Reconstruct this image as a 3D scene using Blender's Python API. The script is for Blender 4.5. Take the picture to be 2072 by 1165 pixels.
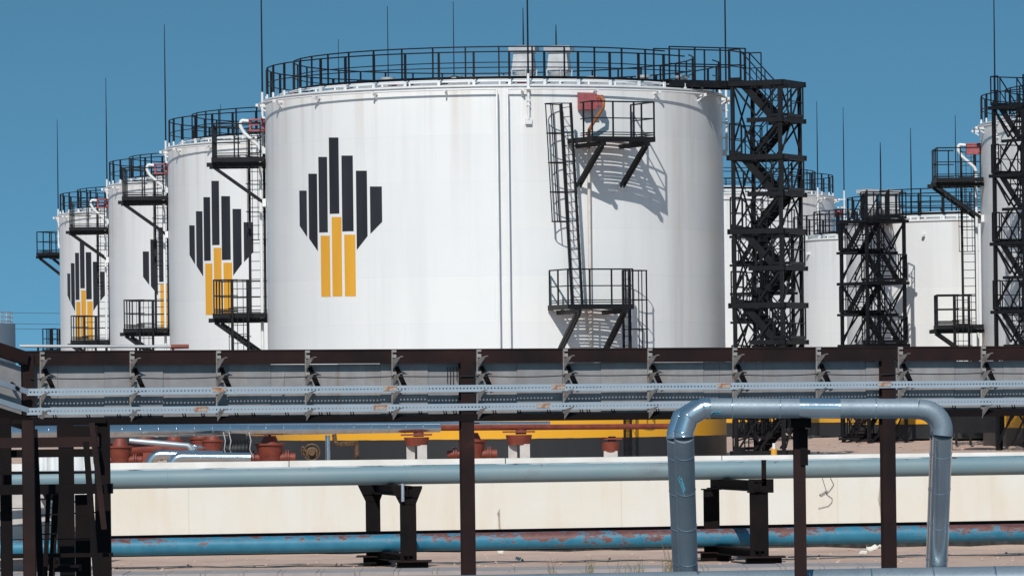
import bpy, math, random
from mathutils import Vector, Matrix
random.seed(7)
S = bpy.context.scene
for o in list(bpy.data.objects): bpy.data.objects.remove(o)
COL = S.collection
R_ = math.radians
sin, cos, PI = math.sin, math.cos, math.pi

# ------------------------------------------------------------------ camera
F = 10300.0            # focal length in pixels of a 2072 px wide frame
HX, HY = 1036.0, 810.0 # foot of the optical axis (eye level)
ROLL = 0.012
EYE = 2.0
cam = bpy.data.cameras.new('camera')
cam.sensor_fit = 'HORIZONTAL'; cam.sensor_width = 36.0
cam.lens = F / 2072 * 36.0
cam.shift_y = (HY - 582.5) / 2072
cam.clip_start = 1.0; cam.clip_end = 6000
co = bpy.data.objects.new('camera', cam); COL.objects.link(co)
co.matrix_world = Matrix.Translation((0, 0, EYE)) @ Matrix.Rotation(PI/2, 4, 'X') @ Matrix.Rotation(-ROLL, 4, 'Z')
S.camera = co

# ------------------------------------------------------------------ sky and sun
SUN_EL, SUN_AZ = R_(39), R_(9.5)          # sun behind the viewer, a little to the left
w = bpy.data.worlds.new('World'); S.world = w; w.use_nodes = True
nt = w.node_tree; nt.nodes.clear()
out = nt.nodes.new('ShaderNodeOutputWorld'); bg = nt.nodes.new('ShaderNodeBackground')
sky = nt.nodes.new('ShaderNodeTexSky'); sky.sky_type = 'NISHITA'; sky.sun_disc = False
sky.sun_elevation = SUN_EL; sky.sun_rotation = PI + SUN_AZ
sky.altitude = 200; sky.air_density = 1.0; sky.dust_density = 0.3; sky.ozone_density = 1.6
tc = nt.nodes.new('ShaderNodeTexCoord'); sx = nt.nodes.new('ShaderNodeSeparateXYZ'); cx = nt.nodes.new('ShaderNodeCombineXYZ')
ab = nt.nodes.new('ShaderNodeMath'); ab.operation = 'ABSOLUTE'
ma = nt.nodes.new('ShaderNodeMath'); ma.operation = 'MULTIPLY_ADD'; ma.inputs[1].default_value = 3.3; ma.inputs[2].default_value = 0.35
nv = nt.nodes.new('ShaderNodeVectorMath'); nv.operation = 'NORMALIZE'
L = nt.links.new
L(tc.outputs['Generated'], sx.inputs[0]); L(sx.outputs[2], ab.inputs[0]); L(ab.outputs[0], ma.inputs[0])
L(sx.outputs[0], cx.inputs[0]); L(sx.outputs[1], cx.inputs[1]); L(ma.outputs[0], cx.inputs[2])
L(cx.outputs[0], nv.inputs[0]); L(nv.outputs[0], sky.inputs[0]); tint = nt.nodes.new('ShaderNodeMix'); tint.data_type = 'RGBA'; tint.blend_type = 'MULTIPLY'; tint.inputs[0].default_value = 1.0; tint.inputs[7].default_value = (.67, 1.17, 1.10, 1)
L(sky.outputs[0], tint.inputs[6]); L(tint.outputs[2], bg.inputs[0]); L(bg.outputs[0], out.inputs[0])
bg.inputs[1].default_value = 0.113
sl = bpy.data.lights.new('sun', 'SUN'); sl.energy = 3.6; sl.angle = R_(0.5); sl.color = (1.0, 0.975, 0.93)
so = bpy.data.objects.new('sun', sl); COL.objects.link(so)
tosun = Vector((-sin(SUN_AZ)*cos(SUN_EL), -cos(SUN_AZ)*cos(SUN_EL), sin(SUN_EL)))
so.rotation_euler = tosun.to_track_quat('Z', 'Y').to_euler(); so.location = (0, -20, 60)
S.view_settings.view_transform = 'Standard'; S.view_settings.look = 'None'
S.view_settings.exposure = 0.0; S.view_settings.gamma = 1.0

# ------------------------------------------------------------------ pixel <-> place
CR, SR = cos(ROLL), sin(ROLL)
def tan_of(px, py):
    dx, dy = px - HX, HY - py
    return (dx*CR + dy*SR), (-dx*SR + dy*CR)
def at(px, py, d):
    tx, ty = tan_of(px, py)
    return Vector((tx*d/F, d, EYE + ty*d/F))

# ------------------------------------------------------------------ materials
MATS = {}
class NT:
    def __init__(s, name):
        s.m = bpy.data.materials.new(name); s.m.use_nodes = True
        s.t = s.m.node_tree; s.n = s.t.nodes; s.b = s.n['Principled BSDF']; s.o = s.n['Material Output']
        MATS[name] = s.m
    def new(s, typ, **kw):
        x = s.n.new(typ)
        for k, v in kw.items(): setattr(x, k, v)
        return x
    def lk(s, a, b): s.t.links.new(a, b)
    def obj(s): return s.new('ShaderNodeTexCoord').outputs['Object']
    def math(s, op, a, b=None, c=None, clamp=False):
        x = s.new('ShaderNodeMath', operation=op); x.use_clamp = clamp
        for i, v in enumerate((a, b, c)):
            if v is None: continue
            if hasattr(v, 'links'): s.lk(v, x.inputs[i])
            else: x.inputs[i].default_value = v
        return x.outputs[0]
    def noise(s, vec, scale, detail=4, rough=0.55):
        x = s.new('ShaderNodeTexNoise'); s.lk(vec, x.inputs['Vector'])
        x.inputs['Scale'].default_value = scale; x.inputs['Detail'].default_value = detail; x.inputs['Roughness'].default_value = rough
        return x.outputs['Fac']
    def scale(s, vec, v):
        x = s.new('ShaderNodeVectorMath', operation='MULTIPLY'); s.lk(vec, x.inputs[0]); x.inputs[1].default_value = v
        return x.outputs[0]
    def sep(s, vec):
        x = s.new('ShaderNodeSeparateXYZ'); s.lk(vec, x.inputs[0]); return x.outputs
    def comb(s, a, b, c):
        x = s.new('ShaderNodeCombineXYZ')
        for i, v in enumerate((a, b, c)):
            if hasattr(v, 'links'): s.lk(v, x.inputs[i])
            else: x.inputs[i].default_value = v
        return x.outputs[0]
    def ramp(s, fac, stops):
        x = s.new('ShaderNodeValToRGB'); s.lk(fac, x.inputs[0])
        e = x.color_ramp.elements
        while len(e) > len(stops): e.remove(e[-1])
        while len(e) < len(stops): e.new(0.5)
        for i, (p, c) in enumerate(stops):
            e[i].position = p; e[i].color = c if len(c) == 4 else (*c, 1)
        return x.outputs[0]
    def mapr(s, v, a, b, c=0.0, d=1.0):
        x = s.new('ShaderNodeMapRange'); s.lk(v, x.inputs[0])
        for i, q in enumerate((a, b, c, d)): x.inputs[i+1].default_value = q
        return x.outputs[0]
    def mix(s, fac, a, b):
        x = s.new('ShaderNodeMix', data_type='RGBA')
        for i, v in ((0, fac), (6, a), (7, b)):
            if hasattr(v, 'links'): s.lk(v, x.inputs[i])
            elif i == 0: x.inputs[0].default_value = v
            else: x.inputs[i].default_value = (*v, 1)
        return x.outputs[2]
    def bump(s, h, strength=0.3, dist=0.01):
        x = s.new('ShaderNodeBump'); s.lk(h, x.inputs['Height']); x.inputs['Strength'].default_value = strength; x.inputs['Distance'].default_value = dist
        s.lk(x.outputs[0], s.b.inputs['Normal'])
    def fin(s, col, rough=0.5, metal=0.0, spec=0.5):
        if hasattr(col, 'links'): s.lk(col, s.b.inputs['Base Color'])
        else: s.b.inputs['Base Color'].default_value = (*col, 1)
        if hasattr(rough, 'links'): s.lk(rough, s.b.inputs['Roughness'])
        else: s.b.inputs['Roughness'].default_value = rough
        s.b.inputs['Metallic'].default_value = metal
        s.b.inputs['Specular IOR Level'].default_value = spec
        return s.m

def mottled(name, c1, c2, scale=2.0, rough=0.6, metal=0.0, stretch=(1, 1, 1), lo=0.35, hi=0.65, bump=0.0, c3=None, spec=0.5, detail=5):
    k = NT(name); v = k.scale(k.obj(), stretch); n = k.noise(v, scale, detail)
    st = [(lo, c1), (hi, c2)] + ([(min(hi+.06, .99), c3)] if c3 else [])
    col = k.ramp(n, st)
    if bump: k.bump(k.noise(v, scale*6, 4), bump, 0.01)
    return k.fin(col, rough, metal, spec)

def shell_mat(name, zblack, zyellow, R, H, rust=0.5):
    k = NT(name); v = k.obj(); x, y, z = k.sep(v)
    ang = k.math('ARCTAN2', x, k.math('MULTIPLY', y, -1.0))
    arc = k.math('MULTIPLY', ang, R)
    flat = k.comb(arc, z, 0.0)
    br = k.new('ShaderNodeTexBrick'); k.lk(flat, br.inputs['Vector'])
    br.inputs['Scale'].default_value = 1.0; br.inputs['Brick Width'].default_value = 6.0; br.inputs['Row Height'].default_value = 1.49
    br.inputs['Mortar Size'].default_value = 0.012; br.inputs['Bias'].default_value = 0.0
    br.inputs['Color1'].default_value = (.80, .795, .775, 1); br.inputs['Color2'].default_value = (.765, .765, .755, 1); br.inputs['Mortar'].default_value = (.745, .75, .755, 1)
    base = br.outputs['Color']
    streak = k.noise(k.comb(k.math('MULTIPLY', arc, 1.5), k.math('MULTIPLY', z, 0.07), 3.0), 1.0, 6, .65)
    base = k.mix(k.math('MULTIPLY', k.mapr(streak, .50, .75), .38), base, (.60, .60, .595))
    big = k.noise(flat, .35, 3)
    base = k.mix(k.math('MULTIPLY', k.mapr(big, .45, .7), .22), base, (.66, .68, .69))
    top = k.math('POWER', k.mapr(z, H*.45, H, 0.0, 1.0), 2.0)
    st2 = k.noise(k.comb(k.math('MULTIPLY', arc, 2.2), k.math('MULTIPLY', z, .05), 9.0), 1.0, 5, .6)
    base = k.mix(k.math('MULTIPLY', k.math('MULTIPLY', k.mapr(st2, .52, .68), top), rust), base, (.42, .30, .22))
    stain = k.math('MULTIPLY', k.mapr(k.math('ABSOLUTE', k.math('SUBTRACT', ang, .93)), .02, .12, 1, 0), k.mapr(streak, .35, .6))
    base = k.mix(k.math('MULTIPLY', stain, .45), base, (.50, .44, .40))
    yel = k.mix(k.math('MULTIPLY', streak, .35), (.78, .38, .02), (.62, .30, .03))
    edge = k.math('MULTIPLY_ADD', k.noise(flat, 2.0, 2), .03, z)
    base = k.mix(k.math('LESS_THAN', edge, zyellow+.015), base, yel)
    blk = k.mix(streak, (.018, .019, .022), (.035, .035, .037))
    base = k.mix(k.math('LESS_THAN', edge, zblack+.015), base, blk)
    h = k.math('ADD', k.math('MULTIPLY', br.outputs['Fac'], -.12), k.math('MULTIPLY', k.noise(flat, .9, 3), .8))
    k.bump(h, .28, .03)
    return k.fin(base, .42, 0, .4)

M_white = mottled('white_paint', (.80, .80, .79), (.70, .70, .69), 1.5, .45)
M_roofw = mottled('roof_white', (.74, .73, .71), (.55, .42, .36), 1.2, .55, lo=.5, hi=.75)
M_black = mottled('black_steel', (.0055, .0058, .0075), (.011, .0105, .012), 3, .5, spec=.25)
M_blue_rail = mottled('dark_rail_steel', (.005, .006, .009), (.010, .010, .012), 3, .45, spec=.25)
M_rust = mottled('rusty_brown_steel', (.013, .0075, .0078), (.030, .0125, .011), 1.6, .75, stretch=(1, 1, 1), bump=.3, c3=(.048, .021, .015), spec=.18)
M_rustd = mottled('dark_rust_steel_with_shade', (.0055, .0045, .005), (.012, .0075, .007), 2, .8, bump=.25, spec=.12)  # near-black base also carries the shade over the left stair
M_redbox = mottled('faded_red_paint', (.40, .105, .115), (.30, .075, .08), 6, .65)
M_red = mottled('red_oxide_paint', (.235, .048, .025), (.165, .032, .02), 4, .6, bump=.2, c3=(.10, .03, .02))
M_orange = mottled('rust_orange_pipe', (.40, .13, .03), (.22, .07, .025), 7, .6)
M_ink = mottled('emblem_black', (.010, .012, .016), (.020, .022, .027), 1.0, .55, stretch=(1.5, 1.5, .25), c3=(.032, .034, .038), hi=.6)
M_yel = mottled('emblem_yellow', (.76, .375, .03), (.70, .335, .03), 1.0, .55, stretch=(1.5, 1.5, .25), c3=(.62, .31, .05), hi=.6)
M_cap = mottled('white_coping', (.80, .79, .76), (.66, .63, .58), .9, .7)
M_galv = mottled('galvanised', (.50, .55, .59), (.40, .44, .48), 3, .42, .55, stretch=(.3, 1, 1))
M_brk = mottled('bracket_paint', (.36, .33, .31), (.25, .21, .19), 9, .6, c3=(.28, .10, .05))
M_grpipe = None
M_pillar = mottled('pale_concrete', (.58, .53, .50), (.47, .43, .41), 3, .85, bump=.3)
M_vent = mottled('vent_sheet', (.44, .44, .44), (.34, .34, .35), 3, .5, .2)
M_wire = NT('cable_black').fin((.012, .012, .013), .6)
M_brass = mottled('oily_brass', (.20, .11, .05), (.08, .05, .035), 12, .5, .3)
M_scrap = NT('plaster_bits').fin((.72, .69, .62), .9)
M_bluetank = mottled('blue_grey_tank', (.085, .12, .16), (.12, .15, .18), .5, .6, stretch=(1, 1, .1))
M_grass = mottled('dry_grass', (.20, .15, .06), (.12, .10, .04), 4, .9)

def silver_mat():
    k = NT('silver_cladding'); v = k.obj()
    n = k.noise(v, 2.5, 5); m = k.noise(k.scale(v, (1, 1, 1)), 40, 3)
    col = k.ramp(n, [(.35, (.60, .655, .69)), (.65, (.50, .55, .585))])
    k.bump(k.math('ADD', n, k.math('MULTIPLY', m, .12)), .12, .03)
    return k.fin(col, k.mapr(n, .3, .7, .13, .26), .92)
M_silver = silver_mat()

def zinc_mat():
    k = NT('dull_zinc_cladding'); v = k.obj()
    n = k.noise(v, 1.6, 5); sp = k.noise(v, 55, 3, .7); st = k.noise(k.scale(v, (6, 6, .7)), 1.0, 5)
    c = k.ramp(n, [(.3, (.19, .24, .28)), (.7, (.265, .31, .345))])
    c = k.mix(k.math('MULTIPLY', k.mapr(sp, .45, .7), .4), c, (.30, .345, .375))
    c = k.mix(k.math('MULTIPLY', k.mapr(st, .55, .75), .35), c, (.14, .16, .175))
    k.bump(k.math('ADD', n, k.math('MULTIPLY', sp, .1)), .12, .03)
    return k.fin(c, k.mapr(sp, .35, .7, .42, .62), .40, .4)
M_zinc = zinc_mat()
def blue_pipe_mat():
    k = NT('peeling_blue_paint'); v = k.obj(); x, y, z = k.sep(v)
    vv = k.scale(v, (.7, 1.5, 1.5))
    n = k.noise(vv, 3.6, 10, .74); b = k.noise(k.scale(v, (.12, .12, .12)), 1.0, 2)
    t = k.math('ADD', k.math('ADD', n, k.math('MULTIPLY', z, .62)), k.math('ADD', k.math('MULTIPLY', k.math('SUBTRACT', b, .5), .7), k.mapr(k.math('ABSOLUTE', k.math('SUBTRACT', x, 2.3)), .8, 6.0, .10, -.015)))
    msk = k.mapr(t, .60, .615)
    paint = k.ramp(k.noise(v, 3, 4), [(.3, (.018, .155, .25)), (.7, (.034, .20, .305))])
    prim = k.ramp(k.noise(vv, 7, 4), [(.35, (.115, .045, .042)), (.65, (.175, .075, .065))])
    lt = k.math('MULTIPLY', k.mapr(t, .57, .60), k.math('SUBTRACT', 1.0, msk))
    col = k.mix(msk, k.mix(k.math('MULTIPLY', lt, .28), paint, (.30, .38, .43)), prim)
    k.bump(msk, .3, .004)
    return k.fin(col, .5)
M_bluepipe = blue_pipe_mat()

def grey_pipe_mat():
    k = NT('chipped_blue_grey_paint'); v = k.obj(); x, y, z = k.sep(v)
    n = k.noise(k.scale(v, (.3, 1, 1)), 1.4, 5); f = k.noise(k.scale(v, (1.2, 2.6, 2.6)), 3.2, 9, .72)
    c = k.ramp(n, [(.35, (.155, .245, .28)), (.62, (.20, .27, .29)), (.75, (.165, .19, .20))])
    t = k.math('ADD', f, k.math('MULTIPLY', k.mapr(z, .14, .245), .12))
    chip = k.mapr(t, .665, .68)
    c = k.mix(chip, c, (.10, .05, .05))
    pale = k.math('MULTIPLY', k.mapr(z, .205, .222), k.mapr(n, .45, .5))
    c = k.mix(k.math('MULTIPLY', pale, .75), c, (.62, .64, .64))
    k.bump(n, .1, .01)
    return k.fin(c, .5)
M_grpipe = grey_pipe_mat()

def panel_mat():
    k = NT('grey_concrete_panel'); v = k.obj()
    r = k.new('ShaderNodeObjectInfo').outputs['Random']
    n = k.noise(v, 5, 6, .65); st = k.noise(k.scale(v, (9, 9, .6)), 1, 4)
    c = k.ramp(n, [(.3, (.24, .222, .218)), (.7, (.345, .325, .317))])
    c = k.mix(k.math('MULTIPLY', k.mapr(st, .55, .75), .55), c, (.27, .17, .12))
    c = k.mix(k.math('MULTIPLY', r, .45), c, (.20, .205, .225))
    k.bump(n, .25, .01)
    return k.fin(c, .9)
M_panel = panel_mat()

def tray_mat():
    k = NT('perforated_tray'); v = k.obj(); x, y, z = k.sep(v)
    n = k.noise(k.scale(v, (.4, 1, 1)), 3, 5)
    seg = k.math('FRACT', k.math('MULTIPLY', x, .53))
    c = k.ramp(n, [(.3, (.40, .46, .51)), (.7, (.53, .58, .62))])
    f = k.math('SUBTRACT', k.math('FRACT', k.math('MULTIPLY', x, 1/.042)), .5)
    hole = k.math('MULTIPLY', k.math('LESS_THAN', k.math('ABSOLUTE', f), .2), k.math('LESS_THAN', k.math('ABSOLUTE', z), .0085))
    k.fin(c, .45, .4)
    tr = k.new('ShaderNodeBsdfTransparent'); mx = k.new('ShaderNodeMixShader')
    k.lk(hole, mx.inputs[0]); k.lk(k.b.outputs[0], mx.inputs[1]); k.lk(tr.outputs[0], mx.inputs[2]); k.lk(mx.outputs[0], k.o.inputs[0])
    return k.m
M_tray = tray_mat()

def wall_mat():
    k = NT('cream_plaster'); v = k.obj(); x, y, z = k.sep(v)
    n = k.noise(v, .45, 5, .6); st = k.noise(k.comb(k.math('MULTIPLY', x, 1.4), k.math('MULTIPLY', z, .16), 0), 1.0, 6, .65)
    c = k.ramp(n, [(.35, (.70, .64, .54)), (.62, (.71, .68, .62))])
    c = k.mix(k.math('MULTIPLY', k.mapr(st, .50, .74), .55), c, (.64, .53, .41))
    c = k.mix(k.math('MULTIPLY', k.mapr(k.noise(v, 1.7, 6, .7), .62, .72), .3), c, (.58, .51, .42))
    jt = k.math('LESS_THAN', k.math('ABSOLUTE', k.math('SUBTRACT', k.math('FRACT', k.math('MULTIPLY', x, 1/5.95)), .5)), .0022)
    c = k.mix(k.math('MULTIPLY', jt, .35), c, (.45, .40, .34))
    dirt = k.math('MULTIPLY', k.mapr(z, .1, .9, 1, 0), k.mapr(k.noise(k.scale(v, (1, 1, .5)), 2.2, 6, .7), .4, .7))
    c = k.mix(k.math('MULTIPLY', dirt, .55), c, (.47, .35, .25))
    k.bump(k.noise(v, 3, 5), .2, .02)
    return k.fin(c, .9)
M_wall = wall_mat()

def sand_mat():
    k = NT('pinkish_sand'); v = k.obj()
    n = k.noise(v, .5, 6, .6); g = k.noise(v, 6, 6, .7)
    c = k.ramp(n, [(.3, (.48, .325, .255)), (.55, (.585, .415, .33)), (.75, (.50, .37, .30))])
    c = k.mix(k.math('MULTIPLY', k.mapr(g, .58, .75), .4), c, (.30, .22, .17))
    k.bump(k.math('ADD', k.math('MULTIPLY', n, 2.0), g), .6, .08)
    return k.fin(c, .95, 0, .2)
M_sand = sand_mat()
def slab_mat():
    k = NT('grey_slab'); v = k.obj(); x, y, z = k.sep(v)
    j = k.math('LESS_THAN', k.math('FRACT', k.math('MULTIPLY', x, 1/.93)), .03)
    c = k.ramp(k.noise(v, 2.5, 6, .65), [(.3, (.29, .255, .245)), (.7, (.37, .33, .315))])
    return k.fin(k.mix(k.math('MULTIPLY', j, .7), c, (.16, .14, .13)), .9)
M_slab = slab_mat()

# ------------------------------------------------------------------ mesh builder
def V(*a): return Vector(a)
class MB:
    def __init__(s): s.v = []; s.f = []; s.sm = []
    def add(s, vs, fs, smooth=False):
        o = len(s.v); s.v += [tuple(p) for p in vs]
        for f in fs: s.f.append([i+o for i in f]); s.sm.append(smooth)
        return s
    def box(s, c, size, rot=0.0):
        c = Vector(c); hx, hy, hz = [a/2 for a in size]; q = Matrix.Rotation(rot, 3, 'Z')
        vs = [c + q @ V(a*hx, b*hy, d*hz) for d in (-1, 1) for a, b in ((-1, -1), (1, -1), (1, 1), (-1, 1))]
        return s.add(vs, [(3, 2, 1, 0), (4, 5, 6, 7), (0, 1, 5, 4), (1, 2, 6, 5), (2, 3, 7, 6), (3, 0, 4, 7)])
    def bar(s, p, q, w, h=None, up=(0, 0, 1)):
        p, q = Vector(p), Vector(q); h = h or w; d = (q-p).normalized(); u = Vector(up)
        if abs(d.dot(u)) > .98: u = V(0, 1, 0)
        sd = d.cross(u).normalized(); u = sd.cross(d).normalized()
        vs = [e + sd*a*w/2 + u*b*h/2 for e in (p, q) for a, b in ((-1, -1), (1, -1), (1, 1), (-1, 1))]
        return s.add(vs, [(0, 1, 2, 3), (7, 6, 5, 4), (0, 4, 5, 1), (1, 5, 6, 2), (2, 6, 7, 3), (3, 7, 4, 0)])
    def tube(s, pts, r, n=8, closed=False, smooth=True, caps=True):
        pts = [Vector(p) for p in pts]; m = len(pts)
        rs = r if isinstance(r, (list, tuple)) else [r]*m
        T = []
        for i in range(m):
            a = pts[i-1] if (i > 0 or closed) else None; b = pts[(i+1) % m] if (i < m-1 or closed) else None
            d1 = (pts[i]-a).normalized() if a is not None else None; d2 = (b-pts[i]).normalized() if b is not None else None
            T.append((d1, d2))
        d0 = T[0][1]; u = V(0, 0, 1) if abs(d0.z) < .9 else V(0, 1, 0)
        u = (u - d0*u.dot(d0)).normalized(); rings = []
        for i in range(m):
            d1, d2 = T[i]
            t = d2 if d1 is None else d1 if d2 is None else (d1+d2).normalized()
            dref = d1 if d1 is not None else d2
            u = (u - dref*u.dot(dref)).normalized(); sd = dref.cross(u)
            ring = []
            for k in range(n):
                a = 2*PI*(k+.5)/n; off = u*cos(a)*rs[i] + sd*sin(a)*rs[i]
                off = off - dref*(off.dot(t)/max(dref.dot(t), .3))   # mitre
                ring.append(pts[i]+off)
            rings.append(ring)
            if d2 is not None and d1 is not None:
                u = (u - d2*u.dot(d2)).normalized()
        o = len(s.v); s.v += [tuple(p) for g in rings for p in g]
        mm = m if closed else m-1
        for i in range(mm):
            for k in range(n):
                a, b = i*n+k, i*n+(k+1) % n; c, d = ((i+1) % m)*n+(k+1) % n, ((i+1) % m)*n+k
                s.f.append([o+a, o+b, o+c, o+d]); s.sm.append(smooth)
        if caps and not closed:
            s.add(rings[0], [list(range(n))[::-1]]); s.add(rings[-1], [list(range(n))])
        return s
    def lathe(s, prof, n=32, c=(0, 0, 0), a0=0, a1=2*PI, smooth=True, axis='Z'):
        full = abs(a1-a0-2*PI) < 1e-6; k = n if full else n+1; c = Vector(c); vs = []
        for r, z in prof:
            for i in range(k):
                a = a0+(a1-a0)*i/n; p = V(r*sin(a), -r*cos(a), z)
                if axis == 'Y': p = V(p.x, p.z, -p.y)
                if axis == 'X': p = V(p.z, p.x, -p.y)
                vs.append(c+p)
        fs = []
        for j in range(len(prof)-1):
            for i in range(n):
                b = (i+1) % k if full else i+1
                fs.append((j*k+i, j*k+b, (j+1)*k+b, (j+1)*k+i))
        return s.add(vs, fs, smooth)
    def cyl(s, c, r, h, n=20, r2=None):
        r2 = r if r2 is None else r2
        s.lathe([(r, 0), (r2, h)], n, c); s.lathe([(r2, h), (0.001, h)], n, c, smooth=False); s.lathe([(0.001, 0), (r, 0)], n, c, smooth=False)
        return s
    def prism(s, poly, d):
        """poly: list of 3D points, extruded by vector d"""
        n = len(poly); d = Vector(d); a = [Vector(p) for p in poly]; b = [p+d for p in a]
        return s.add(a+b, [list(range(n))[::-1], [i+n for i in range(n)]] + [(i, (i+1) % n, (i+1) % n+n, i+n) for i in range(n)])
    def build(s, name, mat, parent=None, label=None, cat=None, group=None, kind=None):
        me = bpy.data.meshes.new(name); me.from_pydata(s.v, [], s.f); me.update()
        me.polygons.foreach_set('use_smooth', s.sm)
        me.materials.append(mat)
        o = bpy.data.objects.new(name, me); COL.objects.link(o)
        if parent is not None: o.parent = parent
        tag(o, label, cat, group, kind)
        return o
def tag(o, label=None, cat=None, group=None, kind=None):
    if label: o['label'] = label
    if cat: o['category'] = cat
    if group: o['group'] = group
    if kind: o['kind'] = kind
def thing(name, label, cat, loc=(0, 0, 0), rot=0.0, group=None):
    o = bpy.data.objects.new(name, None); o.empty_display_size = .3; COL.objects.link(o)
    o.location = loc; o.rotation_euler = (0, 0, rot); tag(o, label, cat, group); return o
def arc3(c, r, a0, a1, n, ex, ey):
    c, ex, ey = Vector(c), Vector(ex), Vector(ey)
    return [c + ex*r*cos(a0+(a1-a0)*i/n) + ey*r*sin(a0+(a1-a0)*i/n) for i in range(n+1)]

# ------------------------------------------------------------------ ground
GZ = -2.15
def hsh(x, y): return (sin(x*1.7+y*.6)+sin(x*.63-y*1.31+2)+.6*sin(x*3.1+y*2.3+1))/2.6
def sheet(name, x0, x1, y0, y1, nx, ny, zf, mat, kind='structure'):
    vs = [(x0+(x1-x0)*i/nx, y0+(y1-y0)*j/ny, 0) for j in range(ny+1) for i in range(nx+1)]
    vs = [(x, y, zf(x, y)) for x, y, _ in vs]
    fs = [(j*(nx+1)+i, j*(nx+1)+i+1, (j+1)*(nx+1)+i+1, (j+1)*(nx+1)+i) for j in range(ny) for i in range(nx)]
    return MB().add(vs, fs, True).build(name, mat, kind=kind)
MB().add([(-3000, -200, GZ-.25), (3000, -200, GZ-.25), (3000, 5500, GZ-.25), (-3000, 5500, GZ-.25)], [(0, 1, 2, 3)]).build('ground', M_sand, kind='structure')
def zfront(x, y):
    e = min(1, max(0, min(y-62, 200-y)/10)) * min(1, max(0, (60-abs(x))/15))
    return GZ - .24*(1-e) + .035*hsh(x*1.3, y*1.3)*e + .015*max(0, min(1, (y-136.5)/3.2))*e*(.8+.5*hsh(x*.9, 3))
sheet('sand_verge', -60, 60, 62, 139.9, 240, 156, zfront, M_sand)
def zyard(x, y):
    e = max(0, min(1, (y-170)/28)); r = max(0, min(1, (x-5)/8))
    e2 = min(1, max(0, (y-140)/3)) 
    return (.28*e*r + .05*hsh(x*.9, y*.9) + .05*hsh(x*2.7, y*2.1)*r - .06)*e2 - .02
sheet('tank_yard', -70, 70, 140.3, 330, 200, 240, zyard, M_sand)
MB().add([(-3000, 330, -.12), (3000, 330, -.12), (3000, 5400, -.12), (-3000, 5400, -.12)], [(0, 1, 2, 3)]).build('terrain', M_sand, kind='structure')
MB().add([(-400, -250, GZ-.21), (400, -250, GZ-.21), (400, 61, GZ-.21), (-400, 61, GZ-.21)], [(0, 1, 2, 3)]).build('reflection_ground', mottled('reflection_grey', (.15, .165, .19), (.20, .215, .235), 2.0, .85, bump=.2), kind='structure')  # unseen ground sheet, added so the silver cladding mirrors grey
p = MB()
for i in range(60):
    x0 = -28+i*.93
    if x0 > 9: break
    p.box((x0+.46, 123.6+.10*hsh(i, 1), GZ+.03+.012*hsh(i*2.1, 4)), (.922, 2.6, .10))
p.build('path', M_slab, kind='structure')

# dike wall
WY = 140.0
wall = thing('retaining_wall', 'long cream plastered wall with white coping behind the two long pipes', 'wall', (0, WY, GZ-.1))
zt = at(1036, 946, WY).z
MB().box((0, .2, (zt-GZ+.1)/2), (84, .4, zt-GZ+.1)).build('wall_face', M_wall, wall)
zc = at(1036, 926.5, WY).z
cp = MB(); xx = -24.0
while xx < 42:
    L_ = 5.95; cp.box((xx+L_/2, .17, (zt+zc)/2-GZ+.1+.006*hsh(xx, 2)), (L_-.025, .5, zc-zt)); xx += L_
cp.build('coping', M_cap, wall)
pl_ = MB(); zp = at(1036, 1086, WY).z-GZ+.1
for i in range(120):
    x0 = -24+i*.55; hp_ = zp+.05*hsh(x0*3, 1); pl_.box((x0+.275, -.012-.012*(i % 2), hp_/2), (.548, .05, hp_))
pl_.build('plinth', mottled('bitumen_plinth', (.018, .018, .018), (.05, .047, .045), 5, .9, c3=(.16, .15, .14), bump=.4), wall)
def spall(px0, py0, pts, mat, label):
    poly = [at(px0+a, py0+b, WY-.03) - V(0, WY, GZ-.1) for a, b in pts]
    MB().prism(poly, (0, .02, 0)).build('spalled_patch', mat, wall, label)
M_spall = mottled('bare_mortar', (.30, .25, .22), (.45, .38, .32), 8, .95)
spall(1006, 1028, [(0, 10), (5, 0), (6, 34), (8, 44), (16, 46), (17, 50), (3, 45), (2, 20)], M_spall, 'narrow broken crack in the plaster')
spall(1777, 965, [(4, 0), (10, 2), (10, 95), (6, 95), (3, 60), (0, 45), (3, 20)], M_spall, 'flaked grey strip beside the dark post')

# ------------------------------------------------------------------ tanks
def PT(az, r, z): return V(r*sin(az), -r*cos(az), z)
def ring_pts(r, z, a0, a1, n): return [PT(a0+(a1-a0)*i/n, r, z) for i in range(n+1)]

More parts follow.
